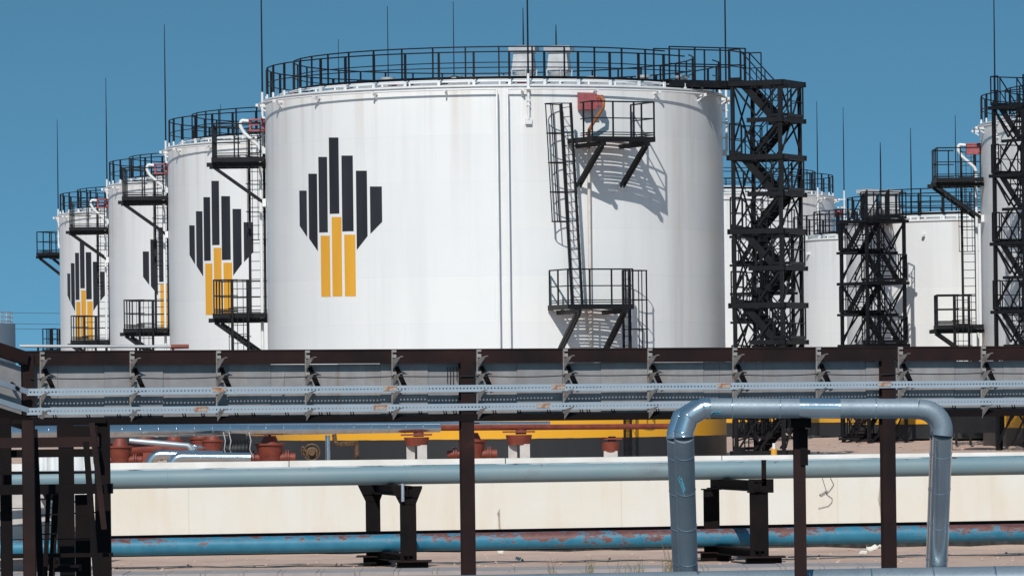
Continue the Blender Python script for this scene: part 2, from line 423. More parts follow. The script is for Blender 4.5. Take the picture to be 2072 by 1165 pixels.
def make_platform(tank, R, az, z, ladder_side, zl_bottom, lad_p, lad_lean=0.0, cage_low=2.2, lad_s=1.28):
    n = V(sin(az), -cos(az), 0); t = V(cos(az), sin(az), 0)
    def q(p, s, h): return n*(R+p) + t*s + V(0, 0, h)
    HW, PR = 1.10, 1.72
    pl = MB()
    for j in range(15): pl.bar(q(.04+PR*j/15, -HW, z-.015), q(.04+PR*j/15, HW, z-.015), .045, .03)
    for s in (-HW, HW): pl.bar(q(0, s, z-.08), q(PR, s, z-.08), .05, .16)
    pl.bar(q(PR, -HW-.02, z-.08), q(PR, HW+.02, z-.08), .05, .16)
    for j in range(1, 6): pl.bar(q(PR*j/6, -HW, z-.06), q(PR*j/6, HW, z-.06), .03, .06)
    P = pl.build('access_platform', M_black, tank)
    rl = MB()
    corners = [(PR-.02, -HW), (PR-.02, HW)]
    posts = [(PR-.02, -HW), (PR-.02, -.36), (PR-.02, .38), (PR-.02, HW), (.85, -ladder_side*HW), (.12, -ladder_side*HW), (1.1, ladder_side*HW)]
    for a, b in posts: rl.bar(q(a, b, z), q(a, b, z+1.1), .045, .045, n)
    path = [(.12, -ladder_side*HW), (PR-.02, -ladder_side*HW), (PR-.02, ladder_side*HW), (.9, ladder_side*HW)]
    for h, ww in ((1.1, .045), (.58, .035), (.13, .03), (.06, .03)):
        for (a, b), (c, d) in zip(path, path[1:]): rl.bar(q(a, b, z+h), q(c, d, z+h), ww, ww)
    rl.build('guard_rail', M_blue_rail, P)
    for s in (-.78, .78):
        b = MB(); b.bar(q(-.03, s, z-.23), q(PR+.20, s, z-.23), .10, .14)
        for o in (-.06, .06): b.bar(q(PR-.02, s+o, z-.30), q(.02, s+o, z-1.52), .05, .11)
        b.build('brace', M_black, P)
        MB().box(q(.03, s, z-1.50), (.20, .12, .26), az).build('wall_plate', M_white, P)
    # ladder and cage
    p0, p1 = lad_p; s0 = ladder_side*lad_s
    top = z+1.1
    def sl(h): return s0 - ladder_side*lad_lean*(top-h)/(top-zl_bottom)
    ld = MB()
    for pp in lad_p: ld.bar(q(pp, sl(zl_bottom), zl_bottom), q(pp, sl(top), top), .06, .09, n)
    h = zl_bottom+.25
    while h < top-.05:
        ld.tube([q(p0, sl(h), h), q(p1, sl(h), h)], .013, 5); h += .30
    LD = ld.build('ladder', M_black, tank)
    cg = MB(); h = top-.02; pm = (p0+p1)/2
    angs = [PI*i/12 for i in range(13)]
    def hoop(a, hh): return q(pm+.36*cos(a), sl(hh)+ladder_side*(.05+.66*sin(a)), hh)
    hs = []
    while h > zl_bottom+cage_low: hs.append(h); h -= .93
    for hh in hs: cg.tube([hoop(a, hh) for a in angs], .018, 5)
    if hs:
        for a in (PI*.12, PI*.33, PI*.5, PI*.67, PI*.88): cg.bar(hoop(a, hs[-1]), hoop(a, hs[0]), .03, .02, n)
    cg.build('safety_cage', M_black, LD)
    return P

def foam_gear(tank, R, az, z, solid=False, front=False):
    n = V(sin(az), -cos(az), 0); t = V(cos(az), sin(az), 0)
    def q(p, s, h): return n*(R+p) + t*s + V(0, 0, h)
    b = MB(); s0 = -.62 if front else 0.0
    if front:
        b.prism([q(0, s0-.32, z+.92), q(.38, s0-.32, z+.92), q(.38, s0-.32, z+1.42), q(0, s0-.32, z+1.48)], t*.5)
        b.prism([q(.05, s0+.181, z+1.02), q(.50, s0+.181, z+1.02), q(.50, s0+.181, z+1.38), q(.05, s0+.181, z+1.40)], t*.16)
    else:
        for h in (z+.92, z+1.28): b.bar(q(.02, 0, h), q(.55, 0, h), .42, .05)
        if solid: b.bar(q(.05, 0, z+1.1), q(.53, 0, z+1.1), .38, .32)
        b.box(q(.07, 0, z+1.1), (.42, .1, .36), az); b.box(q(.5, 0, z+1.1), (.3, .07, .36), az); b.bar(q(.1, .1, z+1.12), q(.5, .1, z+1.12), .05, .06)
    b.build('foam_chamber', M_redbox, tank)
    if front:
        pts = [q(.30, s0+.18, z+1.30), q(.50, s0+.25, z+1.32), q(.60, s0+.30, z+1.20), q(.60, s0+.28, z+.98), q(.42, s0+.10, z+.62), q(.22, s0-.02, z+.30), q(.17, s0-.03, z+.1), q(.16, s0-.03, z-.3)]
    else:
        pts = [q(.55, 0, z+1.24), q(.75, 0, z+1.26)] + [q(.75-.16*sin(a), 0, z+1.12+.14*cos(a)) + n*.24*sin(a) for a in (.4, .9, 1.4, 1.9, 2.3)] + [q(.72, 0, z+.86), q(.24, 0, z+.42), q(.18, 0, z+.28), q(.18, 0, z-.3)]
    MB().tube(pts, .055 if front else .06, 10).build('foam_pipe', M_orange if front else M_white, tank)
    e = pts[-1]; MB().tube([e, V(e.x, e.y, 1.8)], .052, 10).build('riser_pipe', M_whiterust if front else M_white, tank)
M_whiterust = mottled('white_pipe_rust', (.70, .67, .62), (.62, .53, .45), 5, .6, c3=(.42, .25, .14), stretch=(1, 1, .5))

SHX = -1.0
EMB = dict(b=[(85, 132, 407, 637, 710), (145, 200, 297, 720, 803), (212, 269, 187, 681, 679), (284, 347, 60, 559, 557), (364, 438, 178, 674, 672), (456, 529, 277, 795, 704), (548, 627, 380, 690, 611)],
           y=[(216, 276, 702, 1101, 1101), (290, 354, 580, 1099, 1098), (371, 443, 695, 1098, 1098)])
def emblem(tank, R, shift, D1=169.0, cx=1002.0):
    for key, mat in (('b', M_ink), ('y', M_yel)):
        for x0, x1, t, bl, br in EMB[key]:
            def conv(u, v):
                px, py = 580+u/3.236, 260+v/3.236
                px += .012*(py-450); az = math.asin((px-cx)/463.0)
                for _ in range(8): az = math.asin(max(-1, min(1, (px-cx-SHX)*(D1-R*cos(az))/(F*R))))
                d = D1-R*cos(az)
                return az+shift, EYE + tan_of(px, py)[1]*d/F
            m = MB(); N = 8; vs = []
            for rr in (R+.006, R+.003):
                for i in range(N+1):
                    u = x0+(x1-x0)*i/N; a, zt_ = conv(u, t); a2, zb_ = conv(u, bl+(br-bl)*i/N)
                    a3 = a2
                    vs += [PT(a3, rr, zb_), PT(a3, rr, zt_)]
            fs = [(2*i, 2*i+2, 2*i+3, 2*i+1) for i in range(N)]
            o = 2*(N+1)
            fs += [(2*i+2, 2*i, o+2*i, o+2*i+2) for i in range(N)] + [(2*i+1, 2*i+3, o+2*i+3, o+2*i+1) for i in range(N)] + [(0, 1, o+1, o), (2*N+1, 2*N, o+2*N, o+2*N+1)]
            m.add(vs, fs, False).build('emblem_bar', mat, tank)

def vent(tank, x, y, z, sc=1.0):
    v = MB()
    v.cyl((x, y, z-.5), .10*sc, .75, 14)
    v.lathe([(.14*sc, .1), (.30*sc, .22), (.36*sc, .34), (.36*sc, .38)], 18, (x, y, z))
    v.lathe([(.42*sc, .36), (.42*sc, .42)], 4, (x, y, z), a0=.6, a1=.6+2*PI, smooth=False)
    v.lathe([(.50*sc, .42), (.42*sc, .98)], 4, (x, y, z), a0=.6, a1=.6+2*PI, smooth=False)
    v.lathe([(.44*sc, .98), (.47*sc, .98), (.47*sc, 1.02), (.62*sc, 1.06), (.62*sc, 1.20), (.05, 1.26)], 4, (x, y, z), a0=.6, a1=.6+2*PI, smooth=False)
    for a in (0.1, 1.7, 3.2, 4.8): v.bar((x+.40*sc*sin(a), y-.40*sc*cos(a), z+.1), (x+.42*sc*sin(a), y-.42*sc*cos(a), z+.45), .04)
    v.build('roof_vent', M_vent, tank)

def make_tank(label, px, py, D, R, H, z0, shellmat, rods=(), detail=True, raildeg=8.6, gaps=(), group='white oil tanks', split=None):
    c = at(px, py, D)
    T = thing('oil_tank', label, 'storage tank', (c.x, D, z0), 0, group)
    sh = MB(); sh.lathe([(R, 0), (R, H*.25), (R, H*.5), (R, H*.75), (R, H)], 160)
    sh.build('shell', shellmat, T)
    MB().lathe([(R+.002, H-.04), (R+.06, H-.04), (R+.06, H+.01), (R-.3, H+.01)], 160, smooth=False).build('top_rim', M_white, T)
    MB().lathe([(R-.02, H+.005), (R*.5, H+.4*R*.11+.2), (.01, H+R*.10)], 96).build('roof', M_roofw, T)
    # railings
    def rail(r, zb, hh, tw, toe, deg, ph, foot):
        m = MB(); n = int(round(360/deg)); 
        posts = [ph+2*PI*i/n for i in range(n)]
        segs = [(posts[i], posts[(i+1) % n] if i < n-1 else posts[0]+2*PI) for i in range(n)]
        def ingap(a):
            d = math.degrees((a+PI) % (2*PI)-PI)
            return any(g0 <= d <= g1 for g0, g1 in gaps)
        for a, b in segs:
            if not ingap(a): m.bar(PT(a, r, zb+(.16 if foot else 0)), PT(a, r, zb+hh), tw, tw, PT(a, 1, 0))
            if ingap((a+b)/2): continue
            for h, q in ((hh, .04), (hh*.53, .03)) + (((.07, .10),) if toe else ()):
                m.bar(PT(a, r, zb+h), PT(b, r, zb+h), .03, q)
        m.build('roof_railing', M_blue_rail, T)
        if foot:
            f = MB()
            for a in posts: f.bar(PT(a, r+.02, zb-.03), PT(a, r+.02, zb+.18), .09, .05, PT(a, 1, 0))
            f.lathe([(r+.03, zb-.02), (r+.03, zb+.015), (r-.02, zb+.015)], 120, smooth=False)
            f.build('railing_feet', M_white, T)
    rail(R-.06, H, 1.06, .065, False, raildeg, .07, True)
    rail(R-.95, H+.22, 1.06, .045, True, raildeg*1.07, .03, False)
    # roof pipework on small stands
    m = MB(); m.tube(ring_pts(R-.42, H+.15, -PI, PI, 80), .035, 6); m.tube(ring_pts(R-.62, H+.21, -PI, PI, 80), .025, 6)
    for i in range(46):
        a = 2*PI*i/46+.03; m.bar(PT(a, R-.42, H), PT(a, R-.42, H+.16), .05)
    m.build('roof_pipe', M_white, T)
    random.seed(int(D))
    for i in range(26 if detail else 8):
        a = random.uniform(-1.5, 1.5); ln = random.uniform(.012, .05); zz = H+random.uniform(.05, .12); m = MB()
        m.bar(PT(a, R-.55, zz), PT(a+ln, R-.55, zz), .08, random.uniform(.03, .08)); m.bar(PT(a+ln/2, R-.55, H-.02), PT(a+ln/2, R-.55, zz), .05)
        m.build('roof_fitting', random.choice([M_rust, M_vent, M_redbox, M_rust]), T)
    # cooling ring below the rim
    if detail:
        rr = R+.23; z = H-.14
        spans = split or [(-PI, PI)]
        for a0, a1 in spans:
            m = MB(); pts = ring_pts(rr, z, a0, a1, 90)
            if split:
                e = pts[0] if abs(a0) < .5 else pts[-1]
                ex_ = e*1.0; ex_.z = 0; ex_ = ex_*((R+.31)/ex_.length); dn = [V(ex_.x, ex_.y, z-.14), V(ex_.x, ex_.y, 1.95)]
                pts = pts + dn if abs(a1) < .5 else dn[::-1] + pts
            m.tube(pts, .030, 8); m.build('cooling_pipe', M_white, T)
        for i in range(20):
            a = -PI+.12+2*PI*i/20; m = MB()
            m.bar(PT(a, R-.01, z-.04), PT(a, R+.33, z-.02), .05, .09)
            m.bar(PT(a, R, z-.22), PT(a, R+.25, z-.06), .03, .04)
            m.build('pipe_bracket', M_white, T)
    for az, rr, ztop, zlow in rods:
        a = R_(az); m = MB()
        m.tube([PT(a, R+rr, zlow), PT(a, R+rr, H+2.6), PT(a, R+rr, ztop)], [.034, .025, .012], 6)
        RD = m.build('lightning_rod', M_blue_rail, T)
        if zlow < H:
            m = MB(); m.tube([PT(a, R+rr+.002, zlow-.45), PT(a, R+rr+.002, H+.35)], .045, 6)
            for h in (zlow, zlow+.5, H-.5, H-.1): m.bar(PT(a, R-.01, h), PT(a, R+rr+.06, h), .10, .05)
            m.box(PT(a, R+rr/2, zlow-.5), (.2, .14, .2), a)
            m.build('rod_mount', M_white, T)
    return T

SM_big = shell_mat('tank_shell_paint', .79, 1.78, 7.59, 12.0, .32)
SM_small = shell_mat('small_tank_paint', .58, 1.75, 5.22, 8.6, .35)
R1 = 7.59
def rod_top(px, py, d): return at(px, py, d).z
# nearest tank
T1 = make_tank('largest and nearest white tank, black and yellow fan emblem beside twin white pipes', 1002, 450, 169.0, R1, 12.0, 0, SM_big,
    rods=[(-93, .12, 18.6, 10.9), (8.4, .10, 18.2, 11.35), (86, .12, 18.6, 10.6), (172, -.2, rod_top(1032, 15, 176), 12), (163, -.2, rod_top(1116, 50, 176), 12)],
    split=[(-PI+.05, R_(.9)), (R_(3.3), PI-.1)], gaps=[(54, 76)])
emblem(T1, R1, 0.0)
make_platform(T1, R1, R_(26.2), 10.28, -1, 5.0, (.10, .80), .33, 1.75, 1.40)
make_platform(T1, R1, R_(20.9), 5.0, 1, .15, (.45, .95), 0)
foam_gear(T1, R1, R_(27.6), 10.28, front=True)
make_platform(T1, R1, R_(-90), 10.13, -1, 5.0, (.12, .62), .25)
make_platform(T1, R1, R_(-94), 5.0, 1, .15, (.55, 1.07), 0)
foam_gear(T1, R1, R_(-90), 10.13)
vent(T1, 1.02, -.6, 12.48); vent(T1, 2.18, -.8, 12.45)
for (x, y, hh) in ((4.9, -3.2, .35), (6.2, -2.0, .4), (3.2, -4.5, .25), (-3.4, -5.2, .25), (-1.2, -6.3, .2)):
    m = MB(); m.cyl((x, y, 12.1), .16, hh, 12); m.cyl((x, y, 12.1+hh), .24, .08, 12); m.build('roof_hatch', M_vent, T1)

def row_tank(label, px, py, D, shift, az_pl, rods):
    T = make_tank(label, px, py, D, R1, 12.0, 0, SM_big, rods=rods)
    emblem(T, R1, R_(shift))
    make_platform(T, R1, R_(az_pl), 10.13, -1, 5.0, (.12, .62), .25)
    make_platform(T, R1, R_(az_pl-4), 5.0, 1, .15, (.55, 1.07), 0)
    foam_gear(T, R1, R_(az_pl), 10.13)
    return T
row_tank('white tank directly behind the nearest one, its emblem whole beside a black ladder', 734, 480, 199.4, -3.3, -90,
    [(-93, .12, rod_top(339, 47, 199), 10.9), (173, -.2, rod_top(781, 10, 206), 12), (151, -.2, rod_top(924, 0, 205), 12)])
row_tank('white tank third in the left row, its emblem half hidden by the next tank', 557, 500, 233.0, 7.6, -90,
    [(-93, .12, rod_top(221, 157, 233), 10.9), (158, -.2, rod_top(682, 80, 240), 12)])
row_tank('farthest white tank of the left row, platforms jutting against the open sky', 414, 520, 267.5, -10.2, -112,
    [(-93, .12, rod_top(125, 240, 267), 10.9), (176, -.2, rod_top(430, 212, 275), 12)])
T4 = bpy.context.scene.objects
T5 = make_tank('white tank cut by the right frame edge behind a black stair tower', 2401, 480, 188.5, R1, 12.0, 0, SM_big,
    rods=[(-71, .1, 18.6, 10.9)])
make_platform(T5, R1, R_(-90), 10.0, -1, 4.6, (.12, .62), .25)
make_platform(T5, R1, R_(-92), 4.6, 1, .15, (.55, 1.07), 0)
foam_gear(T5, R1, R_(-90), 10.0, True)
vent(T5, -4.2, -4.2, 12.35)
T7 = make_tank('pale tank with cone roof peeping out behind the nearest tank on its right', 1383, 440, 256.0, R1, 12.0, 0, SM_big,
    rods=[(58, .1, rod_top(1641, 205, 252), 10.9), (90, .5, rod_top(1708, 217, 256), 10.2)])
make_platform(T7, R1, R_(92), 10.13, -1, 5.0, (.12, .62), .25)
foam_gear(T7, R1, R_(92), 10.13, True)
T6 = make_tank('lower white tank with two grey roof vents behind a stair tower at right', 1976, 600, 205.0, 5.22, 8.6, .3, SM_small,
    rods=[(-52, -.1, rod_top(1780, 288, 202)-.3, 8.6), (-153, -.3, rod_top(1858, 258, 209)-.3, 8.6), (184, -.3, rod_top(1957, 233, 210)-.3, 8.6)], detail=False, raildeg=11.5)
vent(T6, -4.35, -1.0, 8.75, 1.05); vent(T6, -3.45, -.4, 8.75, 1.05)
T8 = make_tank('lower white tank glimpsed between the two stair towers', 1843, 620, 226.0, 5.22, 8.6, .3, SM_small, detail=False, raildeg=11.5)
for T, n in ((T6, 3), (T8, 3)):
    for i in range(n):
        a = R_(-62+i*34); mm = MB(); mm.bar(PT(a, 5.2, 8.0), PT(a, 5.42, 8.0), .10, .10); mm.build('pipe_bracket', M_white, T)

# far left tank and wires
c = at(-103, 700, 300)
ft = thing('far_tank', 'small blue grey tank with railed top at the far left edge', 'storage tank', (c.x, 300, -.1))
ztf = at(20, 655, 300).z+.1
MB().lathe([(3.9, 0), (3.9, ztf), (3.6, ztf+.02), (.01, ztf+.3)], 64).build('shell', M_bluetank, ft)
m = MB()
for i in range(30):
    a, b = 2*PI*i/30, 2*PI*(i+1)/30
    m.bar(PT(a, 3.7, ztf), PT(a, 3.7, ztf+.66), .05)
    for h in (.66, .4, .15): m.bar(PT(a, 3.7, ztf+h), PT(b, 3.7, ztf+h), .04)
m.build('roof_railing', M_vent, ft)
for i, (y0, y1, lb) in enumerate(((631, 636, 'highest of the three thin wires left of the tanks'), (653, 658, 'middle thin wire of the three left of the tanks'), (665, 667, 'lowest of the three thin wires left of the tanks'))):
    a, b = at(-320, y0-12, 420), at(330, y1-4, 420); pts = []
    for k in range(15):
        u = k/14; q = a.lerp(b, u); q.z -= .55*4*u*(1-u)*.5; pts.append(q)
    MB().tube(pts, .018, 5).build('overhead_wire', M_wire, label=lb, cat='wire', group='overhead wires')

# ------------------------------------------------------------------ stair towers
def stair_tower(label, px, py, D, theta, z0, ztop, n, w=1.64, d=1.80, h=1.2, flip=1, bh=.17):
    c = at(px, py, D)
    T = thing('stair_tower', label, 'stair tower', (c.x, D, z0), -theta, 'black stair towers')
    zt = ztop-z0; LW = .09
    for u in (-1, 1):
        for v in (-1, 1): MB().bar((u*w/2, v*d/2, -.1), (u*w/2, v*d/2, zt), .11, .11).build('leg', M_black, T)
    br = [MB() for _ in range(4)]
    for k in range(n+1):
        z = zt-h*k
        if z < .2: break
        full = (k % 2 == 0); s = (-1 if full else 1)*flip
        bm = MB()
        if full:
            for v in (-1, 1): bm.bar((-w/2-.2, v*(d/2+.07), z-.09), (w/2+.2, v*(d/2+.07), z-.09), .06, bh)
            for u in (-1, 1): bm.bar((u*(w/2+.14), -d/2-.1, z-.09), (u*(w/2+.14), d/2+.1, z-.09), .06, bh)
        else:
            for v in (-1, 1): bm.bar((-.30*s, v*(d/2+.07), z-.09), (s*(w/2+.2), v*(d/2+.07), z-.09), .06, bh*.88)
            bm.bar((s*(w/2+.14), -d/2-.1, z-.09), (s*(w/2+.14), d/2+.1, z-.09), .06, bh*.88)
        bm.build('frame_beam', M_black, T)
        ln = MB(); e = s*(w/2+.20)
        ln.prism([(s*.50, -d/2, z-.05), (e-s*.12, -d/2, z-.05), (e, -d/2+.25, z-.05), (e, d/2-.25, z-.05), (e-s*.12, d/2, z-.05), (s*.50, d/2, z-.05)], (0, 0, .05))
        for j in range(6): ln.bar((s*.5+(e-s*.5)*j/6, -d/2, z-.08), (s*.5+(e-s*.5)*j/6, d/2, z-.08), .03, .06)
        LN = ln.build('landing', M_black, T)
        gr = MB(); q = [(s*.52, -d/2-.04), (e-s*.1, -d/2-.04), (e, -d/2+.2), (e, d/2-.2), (e-s*.1, d/2+.04), (s*.52, d/2+.04)]
        for a, b in q: gr.bar((a, b, z), (a, b, z+1.02), .035)
        for hh, ww in ((1.02, .04), (.52, .03), (.06, .10)):
            for (a, b), (a2, b2) in zip(q, q[1:]): gr.bar((a, b, z+hh), (a2, b2, z+hh), .025, ww)
        if k > 0 or True: gr.build('guard_rail', M_blue_rail, LN)
        # flight down to next level
        zn = z-h
        if zn > -.6:
            v0 = (-1 if full else 1)*d/4; fl = MB(); hw = d/4-.07
            for v in (v0-hw, v0+hw): fl.bar((s*.56, v, z-.04), (-s*.56, v, zn-.04), .05, .22)
            for i in range(1, 6):
                f = i/6; fl.box((s*.52*(1-2*f), v0, z-h*f), (.21, 2*hw, .035))
            FL = fl.build('stair_flight', M_black, T)
            hr = MB()
            for v in (v0-hw, v0+hw):
                hr.bar((s*.56, v, z+.98), (-s*.56, v, zn+.98), .035); hr.bar((s*.56, v, z+.5), (-s*.56, v, zn+.5), .025)
                for f in (0.02, .5, .98): hr.bar((s*.56*(1-2*f), v, z-h*f-.05), (s*.56*(1-2*f), v, z-h*f+.98), .03)
            hr.build('handrail', M_blue_rail, FL)
        # bracing
        zb = max(z-h, 0); sg = 1 if full else -1
        for i, v in enumerate((-1, 1)):
            x0 = w/2-.04
            br[i].bar((-x0*sg, v*(d/2+.01), z-.15), (x0*0, v*(d/2+.01), zb+.05), .04, .06)
            br[i].bar((x0*sg, v*(d/2+.01), z-.15), (x0*0, v*(d/2+.01), zb+.05), .04, .06) if full else None
            if not full: br[i].bar((0, v*(d/2+.01), z-.1), (-x0, v*(d/2+.01), zb), .04, .06)
        for i, u in enumerate((-1, 1)):
            if full:
                br[2+i].bar((u*(w/2+.01), -d/2, z-.1), (u*(w/2+.01), d/2, z-2*h+.1 if z-2*h > 0 else 0), .04, .06)
                br[2+i].bar((u*(w/2+.07), d/2, z-.1), (u*(w/2+.07), -d/2, z-2*h+.1 if z-2*h > 0 else 0), .04, .06)
    for b in br: b.build('cross_brace', M_black, T)
    return T
ST1 = stair_tower('tallest black stair tower standing beside the nearest tank', 1553, 450, 165.9, R_(24), 0, 12.28, 10)
ST2 = stair_tower('black stair tower before the lower tank with two vents', 1767, 600, 197.5, R_(57), .2, 8.85, 7, flip=-1, bh=.11)
ST3 = stair_tower('black stair tower cut off by the right frame edge', 2084, 500, 179.5, R_(57), 0, 12.2, 10, bh=.12)
ST4 = stair_tower('black stair tower seen through the tall tower, in front of the tank between', 1546, 620, 214.0, R_(50), .2, 8.85, 7, flip=-1, bh=.11)
# gangway from the tall tower to the roof of the nearest tank (belongs to the tower)
def gangway(T, world_a, world_b, width, z, name='gangway'):
    inv = Matrix.Rotation(T.rotation_euler.z, 4, 'Z').inverted() @ Matrix.Translation(-Vector(T.location))
    a, b = inv @ V(world_a[0], world_a[1], z), inv @ V(world_b[0], world_b[1], z)
    d = (b-a).normalized(); s = V(-d.y, d.x, 0)*width/2
    g = MB(); g.prism([a-s, b-s, b+s, a+s], (0, 0, .04))
    for q in (-1, 1): g.bar(a+s*q+V(0, 0, -.08), b+s*q+V(0, 0, -.08), .07, .22)
    G = g.build(name, M_black, T)
    r = MB(); L0 = (b-a).length; n = max(2, int(L0/.8))
    for q in (-1, 1):
        for i in range(n+1): r.bar(a.lerp(b, i/n)+s*q, a.lerp(b, i/n)+s*q+V(0, 0, 1.1), .045)
        for hh in (1.1, .55): r.bar(a+s*q+V(0, 0, hh), b+s*q+V(0, 0, hh), .04)
    r.build('handrail', M_blue_rail, G)
c1 = Vector(T1.location); t = ST1.location
pa = c1 + PT(R_(53), R1-.75, 0)
gangway(ST1, (pa.x, pa.y), (t.x-.9, t.y+.35), 1.0, 12.26)
c6 = Vector(T6.location); t = ST2.location; pa = c6 + PT(R_(-68), 4.5, 0)
gangway(ST2, (pa.x, pa.y), (t.x+.3, t.y+1.0), .85, 8.93)
c5 = Vector(T5.location); t = ST3.location; pa = c5 + PT(R_(-40), R1-.9, 0)
gangway(ST3, (pa.x, pa.y), (t.x+.3, t.y+1.0), .85, 12.24)

# ------------------------------------------------------------------ cable rack
RM = 0.30; RD = 60.0
RANG = math.atan(RM)
def rk(px, py, off=0.0):
    tx, ty = tan_of(px, py); d = (RD+off)/(1-RM*tx/F)
    return V(tx*d/F, d, EYE+ty*d/F)
RN = V(sin(RANG), -cos(RANG), 0)          # towards the viewer
RE = V(cos(RANG), sin(RANG), 0)
rack = thing('cable_rack', 'long rusty cable rack with grey panels and two perforated trays across the picture', 'cable rack', (0, RD, GZ))
def rl(p): return p - V(0, RD, GZ)
def rbar(px0, px1, yl0, yl1, yr0, yr1, off, thick):
    """box member between image columns px0,px1; face height given at both ends; off = front face"""
    a0, a1 = rl(rk(px0, yl0, off)), rl(rk(px0, yl1, off)); b0, b1 = rl(rk(px1, yr0, off)), rl(rk(px1, yr1, off))
    return [a1, b1, b0, a0], -RN*thick
def ly(x, y0, y1, x0=60., x1=2072.): return y0+(y1-y0)*(x-x0)/(x1-x0)
xl, xr = 40, 2150
# top beam: channel profile with lips
tb = MB()
poly, d_ = rbar(xl, xr, ly(xl, 710, 700), ly(xl, 738, 728), ly(xr, 710, 700), ly(xr, 738, 728), -.10, .02); tb.prism(poly, d_)
for ya, yb in ((709.5, 712.5), (735.5, 738.6)):
    poly, d_ = rbar(xl, xr, ly(xl, ya, ya-10), ly(xl, yb, yb-10), ly(xr, ya, ya-10), ly(xr, yb, yb-10), -.108, .07); tb.prism(poly, d_)
tb.build('top_beam', M_rust, rack)
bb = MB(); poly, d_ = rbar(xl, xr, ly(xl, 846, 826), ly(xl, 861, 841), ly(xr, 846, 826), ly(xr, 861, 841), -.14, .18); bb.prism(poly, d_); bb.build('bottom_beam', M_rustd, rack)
# panels
edges = [66, 117, 211, 330, 462, 548, 684, 770, 866, 962, 1046, 1138, 1216, 1318, 1424, 1456, 1544, 1650, 1752, 1838, 1932, 2030, 2160]
random.seed(3)
for a, b in zip(edges, edges[1:]):
    j = random.uniform(-2.0, 2.0); m = MB()
    poly, d_ = rbar(a+.3, b-.3, ly(a, 738, 728)+j, ly(a, 848, 828), ly(b, 738, 728)+j, ly(b, 848, 828), random.uniform(-.012, .012), .03)
    m.prism(poly, d_).build('panel', M_panel, rack)
# columns
for px, yt, hw in ((945, 728, 13), (1797, 722, 13), (57, 716, 12)):
    a, b = rk(px-hw, yt, -.13), rk(px+hw, yt, -.13); ww = (b-a).length
    top = rl((a+b)/2); m = MB(); cpos = top - RN*.05
    m.box((cpos.x+RN.x*.045, cpos.y+RN.y*.045, top.z/2), (ww, .012, top.z), RANG); m.box((cpos.x-RN.x*.045, cpos.y-RN.y*.045, top.z/2), (ww, .012, top.z), RANG)
    m.box((cpos.x, cpos.y, top.z/2), (.014, .078, top.z), RANG)
    m.build('post', M_rust, rack)
# brackets
def bracket(px, k):
    m = MB(); y0 = ly(px, 712, 700)
    def q(dx, dy, off): return rl(rk(px+dx, y0+dy, off))
    # slotted upright
    for a, b in ((0, 5), (9, 16), (19, 26)): m.prism([q(-4, b, -.135), q(5, b, -.135), q(5, a, -.135), q(-4, a, -.135)], -RN*.018)
    m.prism([q(-4, 142, -.130), q(-2.4, 142, -.130), q(-2.4, 0, -.130), q(-4, 0, -.130)], -RN*.03)
    for a in range(44, 74, 9): m.prism([q(-4, a+6, -.133), q(5, a+6, -.133), q(5, a, -.133), q(-4, a, -.133)], -RN*.012)
    # shelf arms, tapering plates with a folded top edge
    for a in (24, 58, 92, 128):
        p0, p1, p2 = q(-3, a+15, -.135), q(-3, a-5, -.135), q(9, a-11, -.14)+RN*.10
        m.add([p0, p1, p2], [(0, 1, 2)]); e = RE*.03
        m.prism([p1, p2, p2+e, p1+e], (0, 0, -.006)); m.prism([p0, p1, p1+e*.3, p0+e*.3], (0, 0, -.01))
        m.prism([p0, p1, p2], RE*.006)
    # hanger strut down to the tray behind the arm
    for o in (2, 9): m.bar(q(o, 66, -.09), q(o+2, 78, -.09), .012)
    m.bar(q(0, 78, -.09), q(14, 78, -.09), .012)
    B_ = m.build('bracket', M_brk, rack)
    m = MB(); m.bar(q(5, 34, -.075), q(25, 79, -.04), .05, .012, RN); m.build('arm_shade', M_rustd, B_)  # added dark bar, draws the slanting shadow below the arm
for k, px in enumerate((85, 267, 442, 622, 797, 969, 1144, 1315, 1487, 1656, 1822, 1990)): bracket(px, k)
# trays
def tray(ya, yb, hpx, x0, x1, name):
    cuts = {0: [55, 455, 800, 1140, 1475, 1800, 2160], 1: [55, 418, 780, 1110, 1450, 1790, 2160]}[name]
    for i, (a, b) in enumerate(zip(cuts, cuts[1:])):
        pm = rk((a+b)/2, ly((a+b)/2, ya, yb), -.15); pa_, pb_ = rk(a, ly(a, ya, yb), -.15), rk(b, ly(b, ya, yb), -.15)
        e = (pb_-pa_); L0 = e.length; hh = hpx*RD/F
        o = bpy.data.objects.new('tray', None)
        m = MB()
        # channel: web faces the viewer, flanges back
        m.add([(-L0/2+.002, 0, -hh/2), (L0/2-.002, 0, -hh/2), (L0/2-.002, 0, hh/2), (-L0/2+.002, 0, hh/2)], [(0, 1, 2, 3)])
        for sgn in (-1, 1): m.box((0, .011, sgn*(hh/2+.002)), (L0-.004, .022, .004))
        bpy.data.objects.remove(o)
        T = m.build('tray', M_tray, rack); T.location = rl(pm); ang = math.atan2(e.y, e.x); sl_ = math.asin(e.z/L0)
        T.rotation_euler = (0, -sl_, ang)
        if i < len(cuts)-2 or True:
            s = MB(); s.box((L0/2-.06, -.004, 0), (.16, .004, hh*.55)); s.box((L0/2-.06, -.005, hh/2-.008), (.17, .006, .012)); s.build('splice_plate', M_rusttray, T)
M_rusttray = mottled('rusty_splice', (.42, .36, .30), (.36, .12, .04), 12, .7, lo=.45, hi=.62)
tray(793, 775.5, 12.5, 55, 2160, 0)
tray(832, 811.5, 12.5, 55, 2160, 1)
